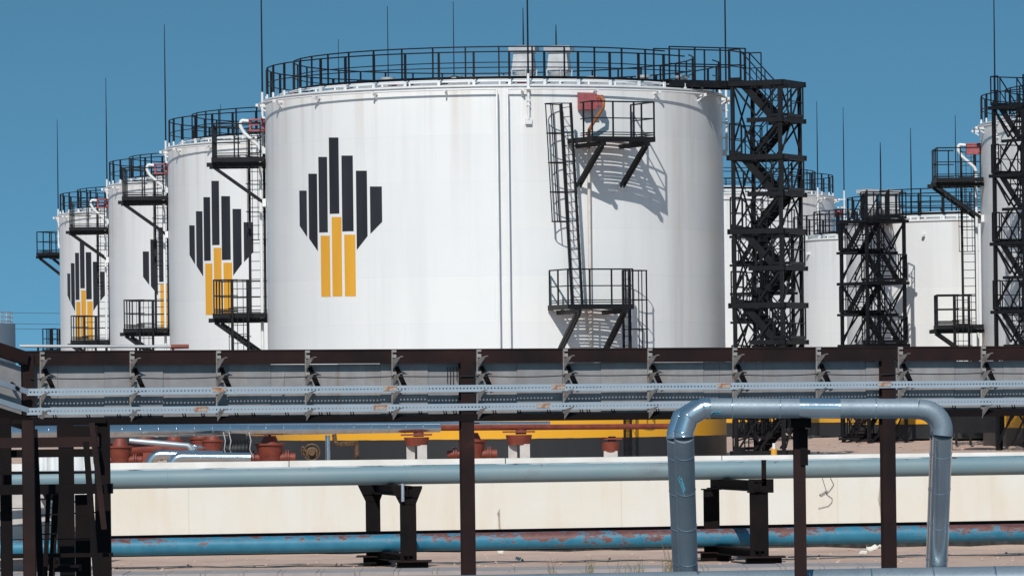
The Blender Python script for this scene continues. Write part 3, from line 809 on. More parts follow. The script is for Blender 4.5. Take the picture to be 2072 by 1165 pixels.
# small clips under the trays
for px in (110, 178, 240, 282, 302, 372, 410, 478, 512, 580, 648, 664, 712, 790, 850, 900, 920, 1000, 1050, 1110, 1176, 1190, 1240, 1330, 1400, 1500, 1560, 1690, 1850, 1930, 2020, 2050):
    y0, y1 = ly(px, 838, 818), ly(px, 852, 832); m = MB()
    for o in (-3, 2): m.bar(rl(rk(px+o, y0, -.14)), rl(rk(px+o+4, y1, -.06)), .010)
    m.bar(rl(rk(px-1, (y0+y1)/2, -.1)), rl(rk(px+4, (y0+y1)/2, -.1)), .010)
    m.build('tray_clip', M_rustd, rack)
# cable along the brackets
pts = []
xs = [62, 85, 267, 442, 622, 797, 969, 1144, 1315, 1487, 1656, 1822, 1990, 2160]
for a, b in zip(xs, xs[1:]):
    for k in range(6):
        u = k/6; x = a+(b-a)*u; pts.append(rk(x, ly(x, 765, 754)+3.2*4*u*(1-u)*(.6+.4*hsh(a, 1)), -.15))
MB().tube(pts, .007, 6).build('slack_cable', M_wire, label='thin black cable sagging from bracket to bracket along the rack', cat='cable')
# rust streaks / drips on panels as paint runs
for px, y0, y1, ww in ((905, 742, 775, 1), (911, 742, 780, 1), (917, 742, 778, 1), (924, 742, 770, 1), (571, 752, 800, 4)):
    MB().prism([rl(rk(px, y1, -.018)), rl(rk(px+ww, y1, -.018)), rl(rk(px+ww, y0, -.018)), rl(rk(px, y0, -.018))], -RN*.004).build('paint_run', M_rust if ww < 3 else M_brk, rack)
# side branch towards the viewer
br = thing('cable_rack', 'short rusty rack branch coming towards the viewer at the left edge', 'cable rack', (0, RD, GZ))
ca = rk(52, 712, -.16); 
def bp(f, z): # f metres towards the viewer from the corner
    return rl(V(ca.x - .75*f, ca.y - .66*f, z + .27*f))
zt_ = ca.z; zb_ = rk(52, 738, -.16).z; zpb = rk(52, 846, 0).z
SIDE = V(.66, -.75, 0)
m = MB(); m.bar(bp(0.0, (zt_+zb_)/2), bp(7, (zt_+zb_)/2), .10, zt_-zb_); m.build('top_beam', M_rust, br)
m = MB(); m.bar(bp(0.0, zpb-.06), bp(7, zpb-.06), .14, .14); m.build('bottom_beam', M_rustd, br)
for i in range(6):
    m = MB(); a, b = .04+i*1.2, 1.22+i*1.2; o_ = -SIDE*.04
    m.prism([bp(a, zpb)+o_, bp(b, zpb)+o_, bp(b, zb_-.03)+o_, bp(a, zb_-.03)+o_], -SIDE*.03); m.build('panel', M_panel, br)
for y in (795, 832):
    m = MB(); z = rk(52, y, 0).z; m.bar(bp(.05, z)+SIDE*.10, bp(7, z)+SIDE*.10, .03, .06); m.build('tray', M_galv, br)
for i in range(6):
    m = MB(); f = .22+i*1.05; m.bar(bp(f, rk(52, 785, 0).z)+SIDE*.02, bp(f, rk(52, 798, 0).z)+SIDE*.16, .03); m.build('bracket', M_rustd, br)
for f in (3.5, 6.8):
    m = MB(); a = bp(f, 0); m.box((a.x, a.y, (zb_-GZ+.27*f)/2), (.14, .14, zb_-GZ+.27*f)); m.build('post', M_rust, br)
# pipe lying behind the rack at upper left
pr = thing('low_pipe', 'thin silver pipe with red end resting on the rack at upper left', 'pipe', (0, 0, 0))
a, b, c_ = at(40, 700, 66), at(346, 701, 66), at(382, 700.5, 66)
MB().tube([a, b], .022, 8).build('silver_length', M_vent, pr)
MB().tube([b, c_], .030, 8).build('red_end', M_red, pr)
for px in (77, 158, 215, 275, 350):
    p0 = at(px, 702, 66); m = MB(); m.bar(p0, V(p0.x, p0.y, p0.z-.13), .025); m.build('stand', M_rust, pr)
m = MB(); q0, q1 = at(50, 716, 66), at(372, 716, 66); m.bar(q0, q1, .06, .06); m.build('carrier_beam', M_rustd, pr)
for px in (52, 370):
    p0 = at(px, 716, 66); m = MB(); m.bar(p0, rk(px, 722, .02), .05); m.build('carrier_arm', M_rustd, pr)
# ------------------------------------------------------------------ left access stair
stx = thing('access_stair', 'dark rusty steel stair and platform in shadow at the left edge', 'stair', (0, 54, GZ))
def sp(px, py, d): return at(px, py, d) - V(0, 54, GZ)
def sbar(name, x0, y0, x1, y1, wpx, d, mat=M_rustd, depth=.08, d2=None):
    p0, p1 = sp(x0, y0, d), sp(x1, y1, d2 or d); MB().bar(p0, p1, wpx*d/F, depth, (0, 1, 0)).build(name, mat, stx)
def sdown(name, x, y, wpx, d, mat=M_rustd, depth=.1):
    p0 = sp(x, y, d); MB().bar(p0, V(p0.x+.005, p0.y, 0), wpx*d/F, depth, (0, 1, 0)).build(name, mat, stx)
sdown('post', 10, 845, 23, 55.0); sdown('post', 57, 850, 23, 53.6, M_rust); sdown('post', 206, 850, 31, 55.5); sdown('post', 167, 1000, 30, 55.9)
sdown('post', 133, 855, 30, 57.5) 
def bx(name, x0, x1, y0, y1, d, dep, mat=M_rustd):
    a, b = sp(x0, y1, d), sp(x1, y0, d); MB().box(((a.x+b.x)/2, (a.y+b.y)/2+dep/2, (a.z+b.z)/2), (b.x-a.x, dep, b.z-a.z)).build(name, mat, stx)
bx('platform_beam', -20, 200, 883, 906, 54.4, .06, M_rust); bx('platform_beam', -20, 200, 908, 926, 55.2, .5)
bx('step', -20, 190, 952, 960, 54.6, .12); bx('step', -20, 226, 978, 1001, 54.6, .2)
bx('step', 20, 226, 1088, 1092, 55.6, .05); bx('step', 20, 226, 1118, 1128, 54.6, .2)
bx('step', 110, 160, 1143, 1156, 55.0, .3)
bx('handrail', 20, 105, 1026, 1028.5, 56, .02); bx('handrail', 20, 105, 1061.5, 1064, 56, .02)
sbar('handrail', 70, 1042, 192, 1036, 2.5, 54.2); sbar('handrail', 70, 1081, 192, 1075, 2.5, 54.2)
sbar('stringer', 69, 868, 84, 1200, 13, 53.9, depth=.05); sbar('stringer', 186, 855, 211, 1070, 11, 53.9, M_rust, depth=.05); sbar('stringer', 174, 893, 197, 1200, 12, 54.0, depth=.05)
sbar('stringer', 98, 1000, 90, 1200, 9, 55.0, depth=.04); sbar('stringer', 113, 1000, 103, 1200, 12, 55.2, depth=.05)
bx('platform_beam', -20, 215, 846, 858, 55.4, .3)
bx('side_plate', 115, 198, 860, 885, 55.3, .05)
# pale cloth-like sheet and sand bank behind the stair
sh = MB(); a, b = at(76, 925, 133), at(190, 1080, 133)
N = 24; vs = []
for i in range(N+1):
    x = a.x+(b.x-a.x)*i/N; yy = 133+.06*sin(i*1.3)
    vs += [(x, yy, GZ-.05), (x, yy, a.z)]
sh.add(vs, [(2*i, 2*i+2, 2*i+3, 2*i+1) for i in range(N)]); vs2 = [(x, y+.03, z) for x, y, z in vs]
sh.add(vs2, [(2*i+1, 2*i+3, 2*i+2, 2*i) for i in range(N)])
sh.build('sheet_fence', M_white, label='pale corrugated sheet fence glimpsed through the dark stair', cat='fence')
bk = MB(); a, b = at(60, 1000, 129.5), at(152, 1075, 129.5)
bk.prism([(a.x-3, 129.0, GZ-.1), (b.x, 129.0, GZ-.1), (b.x, 129.0, b.z-.1), (a.x+.4, 129.0, a.z), (a.x-3, 129, a.z+.5)], (0, 2.0, 0))
bk.build('concrete_ramp', M_pillar, label='grey concrete ramp side sloping down behind the dark stair', cat='ramp')

# ------------------------------------------------------------------ long pipes on supports
def long_pipe(name, pts, r, mat, label, n=28, bands=None):
    P = thing(name, label, 'pipe', (0, 128, 0)); a, b = pts
    mid = (a+b)/2; e = b-a; m = MB(); L0 = e.length; q = math.atan2(e.y, e.x); pit = math.asin(e.z/L0)
    NN = 40; m.tube([(-L0/2+L0*i/NN, 0, 0) for i in range(NN+1)], r, n)
    o = m.build('pipe_run', mat, P); o.location = mid - V(0, 128, 0); o.rotation_euler = (0, -pit, q)
    for x in bands or ():
        bm = MB(); bm.lathe([(r+.001, x-.02), (r+.008, x), (r+.001, x+.02)], n, axis='X')
        bo = bm.build('weld_seam', mat, P); bo.location = o.location; bo.rotation_euler = o.rotation_euler
    return P
ga, gb = at(-40, 973.5, 127.2), at(2130, 939.5, 130.2)
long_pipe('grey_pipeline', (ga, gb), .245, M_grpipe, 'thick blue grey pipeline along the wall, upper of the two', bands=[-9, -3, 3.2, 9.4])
ba, bb_ = at(-40, 1111.5, 128.0), at(2130, 1075, 131.0)
long_pipe('blue_pipeline', (ba, bb_), .222, M_bluepipe, 'peeling bright blue pipeline low above the sand', bands=[-10, -4, 2, 8])
ta, tb_ = at(-40, 1093.0, 129.0), at(2130, 1056, 132.0)
long_pipe('brown_pipe', (ta+V(0, .35, 0), tb_+V(0, .35, 0)), .06, M_rust, 'thin brown pipe running just behind the blue pipeline', n=12)

def under(label, a, b, r, d0):  # added dark tubes that give the pipelines their shaded undersides
    P = thing('underside_shade', label, 'pipe', (0, d0, 0)); o = V(0, d0, 0)
    MB().tube([p-o for p in a], r, 12).build('pipe_run', M_rustd, P)  # added dark tube for the shaded underside
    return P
under('thin dark tube added for the shaded underside of the thick blue grey pipeline', [at(-40, 986.5, 128.1), at(230, 982, 128.3), at(740, 971.5, 128.7), at(1050, 967, 129), at(2130, 952, 130.8)], None, .085, 128)
under('thin dark tube added for the shaded underside of the peeling blue pipeline', [at(-40, 1124, 128.7), at(230, 1120.5, 128.9), at(1050, 1107, 129.8), at(2130, 1086, 131.7)], None, .075, 128)
def bent(label, pxn, pxf, wn, wf, stub=None, flare=False):
    B = thing('pipe_support', label, 'pipe support', (0, 127, GZ), 0, 'steel pipe supports')
    def q(px, py, d): return at(px, py, d) - V(0, 127, GZ)
    n0, f0 = at(pxn, 1060, 126.2), at(pxf, 1060, 130.6)
    zt = ga.z + (gb.z-ga.z)*(n0.x-ga.x)/(gb.x-ga.x) - .245
    zl = ba.z + (bb_.z-ba.z)*(n0.x-ba.x)/(bb_.x-ba.x) - .222
    zt -= GZ; zl -= GZ
    for P0, ww in ((n0, wn), (f0, wf)):
        m = MB(); cpt = V(P0.x, P0.y-127, 0); 
        for s in (-1, 1): m.box((cpt.x, cpt.y+s*.14, (zt-.28)/2+.1), (ww, .03, zt-.28-.2))
        m.box((cpt.x, cpt.y, (zt-.28)/2+.1), (.03, .25, zt-.28-.2)); m.box((cpt.x, cpt.y, zt-.27), (ww+.12, .4, .03))
        m.build('column', M_rustd, B)
        m = MB(); m.box((cpt.x+.1, cpt.y, .02), (ww*1.9, 1.0, .36)); m.build('footing', M_rustd, B)
        m = MB(); m.box((cpt.x+.05, cpt.y-.1, .21), (ww*2.6, 1.1, .025)); m.build('base_plate', M_rust, B)
    for z_, hh, nm in ((zt-.125, .25, 'crossbeam'), (zl-.10, .20, 'crossbeam')):
        m = MB(); a, b = V(n0.x, n0.y-127-.25, z_), V(f0.x, f0.y-127+.25, z_)
        for s in (-1, 1): m.bar(a+V(0, 0, s*hh/2*.94), b+V(0, 0, s*hh/2*.94), .22, .03)
        m.bar(a, b, .03, hh*.86); m.build(nm, M_rustd, B)
    if flare:
        for P0, ww in ((n0, wn), (f0, wf)):
            m = MB(); y = P0.y-127; x = P0.x
            m.prism([(x-ww*.5, y-.17, zt-.45), (x+ww*.5, y-.17, zt-.45), (x+ww*.9, y-.17, zt-.06), (x+ww*.9, y-.17, zt), (x-ww*1.0, y-.17, zt), (x-ww*1.0, y-.17, zt-.06)], (0, .03, 0)); m.build('gusset', M_rustd, B)
        m = MB(); m.tube([(n0.x-.12, n0.y-127-.24, zt-.38), (n0.x-.12, n0.y-127-.24, zt+.06)], .045, 8); m.build('bolt', M_galv, B)
    if stub:
        m = MB(); x = at(stub, 960, 126.2).x; m.box((x, n0.y-127-.16, zt+.20), (.115, .1, .64)); m.build('stop_post', M_rustd, B)
        m = MB(); m.box((n0.x+.05, n0.y-127-.18, zt-.12), (.62, .06, .34)); m.build('gusset', M_rustd, B)
bent('dark steel pipe support with flared top left of centre', 826, 755, .40, .37, flare=True)
bent('dark steel pipe support with short stub behind the silver loops', 1536, 1440, .45, .40, stub=1545)
bent('dark steel pipe support half hidden behind the left stair', 133, 66, .40, .37)
bent('dark steel pipe support beyond the right frame edge', 2236, 2150, .40, .37)

# ------------------------------------------------------------------ silver expansion loops in front
LD_ = 50.0
def clad(pts_list, r, name, label, d0, elbows, grp='silver expansion loops'):
    nrun = 0
    P = thing(name, label, 'pipe', (0, d0, 0), 0, grp)
    o = V(0, d0, 0)
    for nm, pts in pts_list:
        pts = [p-o for p in pts]
        m = MB()
        if nm == 'mitred_elbow':
            for a, b in zip(pts, pts[1:]): pass
            m.tube(pts, r, 32)
            ob = m.build('elbow', M_silver, P)
            # sharp seams between the mitred gores
            me = ob.data
            g = MB()
            for i in range(1, len(pts)-1):
                g = MB(); t = ((pts[i]-pts[i-1]).normalized()+(pts[i+1]-pts[i]).normalized()).normalized(); ring(g, pts[i], t, r*1.02, .008); g.build('seam', M_silver, ob)
            for i in (0, -1):
                t = (pts[1]-pts[0]).normalized() if i == 0 else (pts[-1]-pts[-2]).normalized(); g = MB(); ring(g, pts[i], t, r+.0012, .008); g.build('seam', M_silver, ob)
        else:
            m.tube(pts, r, 32); nrun += nm == 'run'; ob = m.build('elbow' if nm == 'elbow' else 'pipe_run', M_silver if nrun == 3 else M_zinc, P)
            g = MB(); tot = 0; L0 = sum((b-a).length for a, b in zip(pts, pts[1:]))
            if nm == 'run':
                k = .22
                a, b = pts[0], pts[-1]; t = (b-a).normalized()
                while k < L0-.05: g = MB(); ring(g, a.lerp(b, k/L0), t, r+.0005, .006); k += .47; g.build('seam', M_silver, ob)
    return P
def ring(g, c, t, r, h):
    t = t.normalized(); u = V(0, 1, 0) - t*t.y; u.normalize(); s = t.cross(u); n = 32; vs = []
    for k in (-h, -h*.5, h*.5, h):
        rr = r+(0.0025 if abs(k) < h*.9 else -.002)
        for i in range(n): a = 2*PI*i/n; vs.append(c+t*k+u*rr*cos(a)+s*rr*sin(a))
    g.add(vs, [(j*n+i, j*n+(i+1) % n, (j+1)*n+(i+1) % n, (j+1)*n+i) for j in range(3) for i in range(n)], True)
def loop(label, d, xl0, xl1, xr0, xr1, yt, r, ybot, db):
    # left leg leans from (xl0 top) to (xl1 bottom); right likewise
    tl0, tl1 = at(xl0+52, yt, d), at(xr0-50, yt+1.5, d)
    l0, l1 = at(xl0, yt+58, d), at(xl1, ybot, d+db); r0, r1 = at(xr0, yt+56, d), at(xr1, ybot-4, d+db)
    el = [tl0, at(xl0+40, yt, d), at(xl0+10, yt+18, d), at(xl0-.5, yt+50, d), l0]
    rc = at(xr0-42, yt+46, d); ex = V(1, 0, 0); ez = V(0, 0, 1)
    rad = 43*d/F
    er = [tl1] + [rc+ex*rad*sin(a)+ez*rad*cos(a) for a in [PI/2*i/10 for i in range(11)]] + [r0]
    return clad([('run', [l1, l0]), ('mitred_elbow', [l0, el[3], el[2], el[1], tl0]), ('run', [tl0, tl1]), ('elbow', er), ('run', [r0, r1])], r, 'expansion_loop', label, d, None)
loop('front silver clad expansion loop standing over the rack', LD_, 1384, 1393, 1907, 1897, 825, .098, 1165, 1.2)
loop('rear silver expansion loop half hidden behind the front one', LD_+.45, 1367, 1379, 1900, 1890, 827, .088, 1165, 1.2)
front_loop = [o for o in COL.objects if o.name.startswith('expansion_loop')][0]
sv = MB(); a, b = at(1617, 825.3, LD_), at(1700, 825.8, LD_); sv.tube([a-V(0, LD_, 0), b-V(0, LD_, 0)], .1015, 32)
sv.build('sleeve', M_silver, front_loop, 'shiny repair sleeve on the crossbar')
M_cyan = NT('cyan_spray').fin((.05, .27, .35), .7)
def mark(pts, label):
    o = V(0, LD_, 0)
    MB().tube([at(x, y, LD_) - o + V(0, dy, 0) for x, y, dy in pts], .0045, 5).build('paint_mark', M_cyan, front_loop, label)
mark([(1376+dx, 962+dy, -.086+.0001*dx) for dx, dy in ((0, 0), (-4, 6), (0, 14), (5, 12), (2, 4), (-2, 12), (3, 22), (8, 20), (5, 14), (2, 22), (6, 32), (10, 28), (7, 22), (5, 30), (8, 40))], 'cyan scribble sprayed on the left leg')
mark([(1438+dx, 833+dy, -.096) for dx, dy in ((0, 3), (6, 0), (14, 0), (20, 3), (14, 5), (8, 3), (12, 0), (20, 0))], 'faint cyan scribble on the crossbar')
# low header pipe at the bottom of the frame
hp = thing('header_pipe', 'fat silver clad pipe lying along the bottom right edge of the picture', 'pipe', (0, LD_+1, 0))
a, b = at(700, 1169.5, LD_+1.0), at(2200, 1141.5, LD_+1.0); rr = .17
a.z -= rr; b.z -= rr; o = V(0, LD_+1, 0)
MB().tube([a-o-V(3, 0, .0), b-o], rr, 36).build('pipe_run', M_zinc, hp)
t = (b-a).normalized(); k = .3
while k < (b-a).length: g = MB(); ring(g, a-o+t*k, t, rr+.002, .012); k += .62; g.build('seam', M_silver, hp)
for x in (-2.5, 3.6):
    m = MB(); zz = a.z-.2; m.bar((x, 0, GZ-.3), (x, 0, zz), .14); m.build('stand', M_rust, hp)
sp_ = thing('support_post', 'rusty steel post carrying the silver loops from below', 'post', tuple(at(1617, 900, LD_+.4).xy)+(GZ-.25,))
a = at(1617, 843, LD_+.4); wz = 24*LD_/F; zh = a.z-GZ+.25
m = MB()
for s in (-1, 1): m.box((0, s*.055, zh/2), (wz, .012, zh))
m.box((0, 0, zh/2), (.012, .098, zh)); m.build('column', M_rust, sp_)
m = MB(); m.box((.005, 0, zh-.05), (.20, .62, .11)); m.build('cap_beam', M_rustd, sp_)
m = MB(); m.box((.045, -.07, zh-.30), (.075, .02, .36)); m.build('stiffener', M_rustd, sp_)

# ------------------------------------------------------------------ yard pipework behind the wall
def yp(px, py, d=150.0): return at(px, py, d)
hd = thing('yard_pipeline', 'long silver clad pipe turning red, in front of the yellow tank base', 'pipe', (0, 150, 0))
o = V(0, 150, 0); a, b, c_ = yp(20, 874.5, 146), yp(889, 865.5, 152), yp(1360, 862, 155.5)
MB().tube([a-o, b-o], [.20, .125], 20).build('clad_length', M_silver, hd)
MB().tube([b-o, c_-o], .085, 16).build('red_length', M_red, hd)
t = (b-a).normalized()
for i in range(1, 24): g = MB(); ring(g, a.lerp(b, i/24)-o, t, .20-.075*i/24+.004, .02); g.build('seam', M_silver, hd)
a, b = yp(20, 862, 151), yp(1112, 855.5, 158)
up = thing('yard_pipeline', 'slimmer silver pipe just above and behind the long yard pipe', 'pipe', (0, 150, 0))
MB().tube([a-o, b-o], [.12, .06], 16).build('clad_length', M_silver, up)
for x_, dd in ((140, 148), (480, 150)):
    q = yp(x_, 880, dd); m = MB(); m.bar(V(q.x, q.y, -.1)-o, V(q.x, q.y, q.z-.0)-o, .18); m.build('stand', M_red, hd)
    q = yp(x_+60, 862, dd+4.2); m = MB(); m.bar(V(q.x, q.y, -.1)-o, V(q.x, q.y, q.z)-o, .12); m.build('stand', M_red, up)
def elbow_pipe(label, x0, y0, x1, y1, d, r):
    P = thing('branch_pipe', label, 'pipe', (0, d, 0), 0, 'silver branch pipes'); o = V(0, d, 0)
    A, B = at(x0, y0, d), at(x1, y1, d); R0 = r*2.2
    c0 = V(A.x+R0, A.y, A.z-R0)
    pts = [V(A.x, A.y, -.05)] + [c0+V(-R0*cos(a), 0, R0*sin(a)) for a in [PI/2*i/8 for i in range(9)]] + [B]
    MB().tube([p-o for p in pts], r, 20).build('pipe_run', M_silver, P)
elbow_pipe('silver elbow pipe rising from the yard, left of the pair', 303, 920, 460, 922, 148.5, .15)
elbow_pipe('silver elbow pipe rising from the yard, right of the pair', 345, 925, 508, 926, 147, .16)
elbow_pipe('slim grey pipe leg rising behind the elbow pipes', 392, 903, 394, 903, 150, .07)
sp2 = thing('branch_pipe', 'thin grey pipe sloping across the red valve manifold', 'pipe', (0, 150, 0))
MB().tube([yp(262, 891)-o, yp(380, 901)-o, yp(386, 905)-o, V(yp(388, 915).x, 150, -.05)-o], .085, 12).build('pipe_run', M_galv, sp2)
vp = thing('branch_pipe', 'upright silver pipe dropping from the long yard pipe', 'pipe', (0, 150, 0))
q = yp(663, 880, 150.5); MB().tube([V(q.x, q.y, -.05)-o, q-o], .075, 14).build('pipe_run', M_silver, vp)
bp2 = thing('branch_pipe', 'bent rust brown pipe beside the upright silver pipe', 'pipe', (0, 150, 0))
pts = [yp(676, 878, 151.5), yp(678, 895, 151.5), yp(688, 899, 151.5), yp(720, 896, 152), yp(722, 905, 152)]
MB().tube([p-o for p in pts]+[V(pts[-1].x, 152, -.05)-o], .07, 12).build('pipe_run', M_brass, bp2)
def valve(label, px, py, d, s=1.0, wheel=True):
    c = at(px, py, d); P = thing('gate_valve', label, 'valve', (c.x, d, -.05), 0, 'red oxide valves'); z = c.z+.05
    m = MB()
    m.cyl((0, 0, .0), .30*s, .12, 20); m.cyl((0, 0, .12), .24*s, z-.12, 20, .42*s); m.cyl((0, 0, z), .47*s, .05, 20)
    m.cyl((0, 0, z+.05), .28*s, .22, 16, .18*s); m.build('body', M_red, P)
    m = MB(); m.tube([(-.75*s, 0, z*.55), (.75*s, 0, z*.55)], .13*s, 14)
    for q in (-.55, -.48, .48, .55): m.lathe([(.22*s, q*s-.02), (.22*s, q*s+.02)], 16, (0, 0, z*.55), axis='X')
    m.build('flange', M_red, P)
    m = MB(); m.tube([(0, 0, z+.27), (0, 0, z+.6*s)], .035, 8)
    if wheel: m.tube([(.22*s*cos(a), .22*s*sin(a), z+.55*s) for a in [2*PI*i/16 for i in range(16)]], .02, 6, closed=True); m.bar((-.22*s, 0, z+.55*s), (.22*s, 0, z+.55*s), .025)
    m.build('hand_wheel', M_rust, P)
valve('red oxide valve nearest the left stair behind the wall', 243, 905, 150, .85)
valve('red oxide valve right of the black pump', 546, 900, 150, 1.0)
valve('red oxide valve partly behind the central rack post', 955, 893, 153, 1.0)
for i, (px, py, dd, lb) in enumerate(((292, 890, 155, 'small red valve behind the left silver elbow'), (352, 893, 156, 'small red valve behind the right silver elbow'), (405, 888, 156, 'small red valve left of the black pump'), (430, 893, 153, 'small red valve touching the black pump'))):
    valve(lb, px, py, dd, .75)
rb = thing('red_header', 'red oxide header pipe lying low behind the silver elbow pipes', 'pipe', (0, 152, 0))
a, b = at(205, 908, 153), at(420, 910, 154); oo = V(0, 152, 0)
MB().tube([a-oo, b-oo], .20, 18).build('pipe_run', M_red, rb)
for x in (215, 300, 400): q = at(x, 915, 153.2); m = MB(); m.bar(V(q.x, q.y, -.06)-oo, V(q.x, q.y, q.z)-oo, .3); m.build('saddle', M_red, rb)
# pump
c = at(480, 905, 148); pmp = thing('pump', 'black pump with flanges and cables between red valves', 'pump', (c.x, 148, -.05)); z = c.z
m = MB(); m.lathe([(.001, -.40), (.26, -.40), (.30, -.30), (.30, .30), (.26, .40), (.001, .40)], 20, (0, 0, z-.05), axis='X'); m.build('motor', M_black, pmp)
m = MB()
for q in (-.30, -.2, -.1, 0, .1, .2, .3): m.lathe([(.36, q-.015), (.36, q+.015)], 20, (0, 0, z-.05), axis='X')
m.build('cooling_fin', M_black, pmp)
m = MB(); m.box((0, 0, .12), (.8, .5, .3)); m.build('base', M_rustd, pmp)
m = MB(); m.box((0, 0, z+.32), (.5, .3, .26)); m.build('terminal_box', M_black, pmp)
for q in (-.38, -.22, .36): m = MB(); m.tube([(q, -.3, z+.5), (q+.06, -.36, z+.25), (q+.02, -.34, z), (q+.12, -.3, z-.25)], .018, 6); m.build('cable', M_vent, pmp)
# brown round valve seen end-on
c = at(628, 911, 152); hv = thing('gate_valve', 'brown end-on valve with pale flange in front of the black tank base', 'valve', (c.x, 152, -.05)); z = c.z
m = MB(); m.lathe([(.001, -.30), (.10, -.30), (.12, -.16), (.19, -.15), (.19, -.08), (.10, 0), (.10, .25)], 9, (.05, 0, z), axis='Y', smooth=False); m.tube([(-.25, .1, z), (.05, .1, z)], .09, 10); m.build('body', M_brass, hv)
m = MB(); m.tube([(.05+.24*cos(a), -.22, z+.24*sin(a)) for a in [2*PI*i/20 for i in range(20)]], .025, 6, closed=True); m.tube([(-.22+.04*cos(a), -.1, z+.12*sin(a)+.05) for a in [2*PI*i/12 for i in range(12)]], .02, 6, closed=True); m.build('flange', M_brass, hv)
m = MB(); m.box((.05, 0, z/2), (.12, .12, z)); m.build('stand', M_rustd, hv)
# pillars with red saddles
def pillar(label, px0, px1, ytop, ysad, d, twin=False):
    a, b = at(px0, ytop, d), at(px1, ytop, d); ww = b.x-a.x; P = thing('pipe_pillar', label, 'pillar', ((a.x+b.x)/2, d, -.06), 0, 'concrete pillars with red saddles')
    zt = a.z+.06; zs = at(px0, ysad, d).z+.06
    m = MB()
    if twin: m.box((-ww*.29, .10, zt/2), (ww*.40, .3, zt)); m.box((ww*.27, -.15, zt/2), (ww*.46, .3, zt))
    else: m.box((0, 0, zt/2), (ww*.9, .4, zt))
    m.build('column', M_pillar, P)
    m = MB(); m.cyl((0, 0, zt-.02), ww*.52, (zs-zt)*.7, 18, ww*.62); m.box((0, 0, zs-.05), (ww*1.5, .5, .05)); m.cyl((ww*.1, 0, zt+(zs-zt)*.7), ww*.25, (zs-zt)*.35, 12)
    m.build('saddle', M_red, P)
pillar('concrete pillar with red saddle under the long yard pipe, left one', 822, 864, 900, 876, 151.5, True)
pillar('twin concrete pillar with red saddle right of the central post', 1028, 1072, 898, 870, 153, True)
pillar('short concrete pillar with round red saddle left of the loops', 1220, 1251, 912, 884, 155)
# signal post near the tall tower
c = at(1566, 910, 160); sg = thing('marker_post', 'small yellow and white marker post at the foot of the tall tower', 'post', (c.x, 160, -.05))
z1 = at(1566, 898, 160).z+.05
MB().cyl((0, 0, 0), .07, z1*.35, 10).build('base', M_white, sg); MB().cyl((0, 0, z1*.35), .10, z1*.4, 10).build('body', M_yel, sg); MB().cyl((0, 0, z1*.75), .05, z1*.3, 10).build('tip', M_white, sg)
# control box hung on the small stair tower's tank
c = at(1815, 640, 198)
cb = thing('cabinet', 'dark grey cabinet beside the foot of the smaller stair tower', 'cabinet', (at(1975, 880, 182).x, 182, -.05))
m = MB(); m.box((0, 0, 1.25), (2.0, .5, 1.1)); m.build('body', M_black, cb)
for s in (-.9, .9): m = MB(); m.box((s, 0, .35), (.08, .3, .7)); m.build('leg', M_rustd, cb)

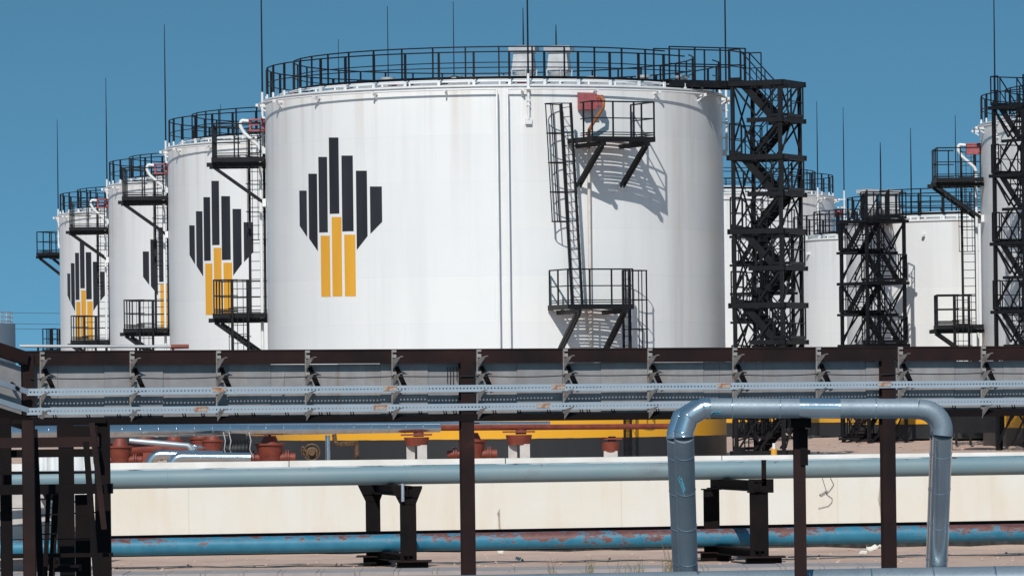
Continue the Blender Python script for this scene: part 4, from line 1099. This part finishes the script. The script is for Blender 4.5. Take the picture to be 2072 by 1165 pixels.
# ------------------------------------------------------------------ small things
lw = [(1664, 966), (1668, 980), (1672, 992), (1664, 998), (1658, 1000), (1661, 1003), (1668, 999), (1674, 993), (1672, 999), (1684, 1008), (1683, 1016), (1676, 1023), (1656, 1028)]
MB().tube([at(x, y, WY-.03) for x, y in lw], .0065, 5).build('loose_wire', M_wire, label='loose black wire curled on the cream wall below the grey pipeline', cat='wire')
MB().tube([at(x, y, WY-.035) for x, y in ((1680, 965), (1687, 980), (1680, 990), (1672, 999))], .0065, 5).build('loose_wire', M_wire, label='short black wire end crossing the curled wire on the wall', cat='wire')
random.seed(11)
def scrap(px, py, w_, h_, lb):
    d = 4.10*F/(tan_of(px, py)[1]*-1); c = at(px, py, d); m = MB(); n = 9
    ring_ = [V(w_*cos(2*PI*i/n)*random.uniform(.6, 1.1), .25*w_*sin(2*PI*i/n)*random.uniform(.6, 1.1), random.uniform(0, h_)) for i in range(n)]
    g = zfront(c.x, c.y) + .02
    m.prism([V(c.x, c.y, g)+q for q in ring_], (0, 0, .05)); m.build('plaster_scrap', M_scrap, label=lb, cat='debris', group='plaster scraps on the sand')
scrap(1012, 1118, .14, .16, 'white plaster scrap on sand right of the central post, upper one')
scrap(1049, 1131, .09, .08, 'small white plaster scrap lower right of its neighbour')
scrap(1768, 1115, .30, .16, 'pale curled scrap on sand left of the right rack post')
scrap(1745, 1119, .12, .06, 'small pale scrap beside the curled one near the right rack post')
scrap(806, 1148, .08, .06, 'tiny pale scrap at the foot of the flared pipe support')
gm = MB()
for px, py, n in ((1355, 1162, 26), (1290, 1164, 14), (1190, 1164, 16), (1250, 1164, 8), (945, 1164, 14), (1120, 1163, 8)):
    d = 4.15*F/(-tan_of(px, py)[1])
    for i in range(n):
        c = at(px+random.uniform(-14, 14), py, d); c.z = zfront(c.x, d)-.02; hgt = random.uniform(.15, .5)*(1.7 if px == 1355 else 1); l = random.uniform(-.18, .18)
        p0, p1, p2 = c, c+V(l*.4, 0, hgt*.6), c+V(l, 0, hgt); gm.tube([p0, p1, p2], [.008, .006, .002], 4)
gm.build('dry_grass', M_grass, kind='stuff', label='sparse dry grass blades growing on the sand', cat='grass')
gm = MB(); random.seed(5)
for i in range(260):
    y = random.uniform(124, 137); x = random.uniform(-13, 14); s = random.uniform(.015, .05)
    z = zfront(x, y); gm.lathe([(.001, -s), (s, 0), (s*.6, s*.7), (.001, s)], 6, (x, y, z+s*.3), smooth=False)
for i in range(300):
    y = random.uniform(165, 200); x = random.uniform(5, 24); s = random.uniform(.02, .08)
    gm.lathe([(.001, -s), (s, 0), (s*.6, s*.3), (.001, s*.4)], 7, (x, y, zyard(x, y)+s*.1), smooth=False)
gm.build('gravel', M_sand, kind='stuff', label='scattered clods and pebbles on the sand', cat='gravel')
pts = [at(x, y, 124.8) for x, y in ((215, 1163), (255, 1159), (285, 1157), (300, 1160), (312, 1166))]
MB().tube(pts, .014, 6).build('ground_cable', M_wire, label='black cable curling on the slabs by the left stair', cat='cable')
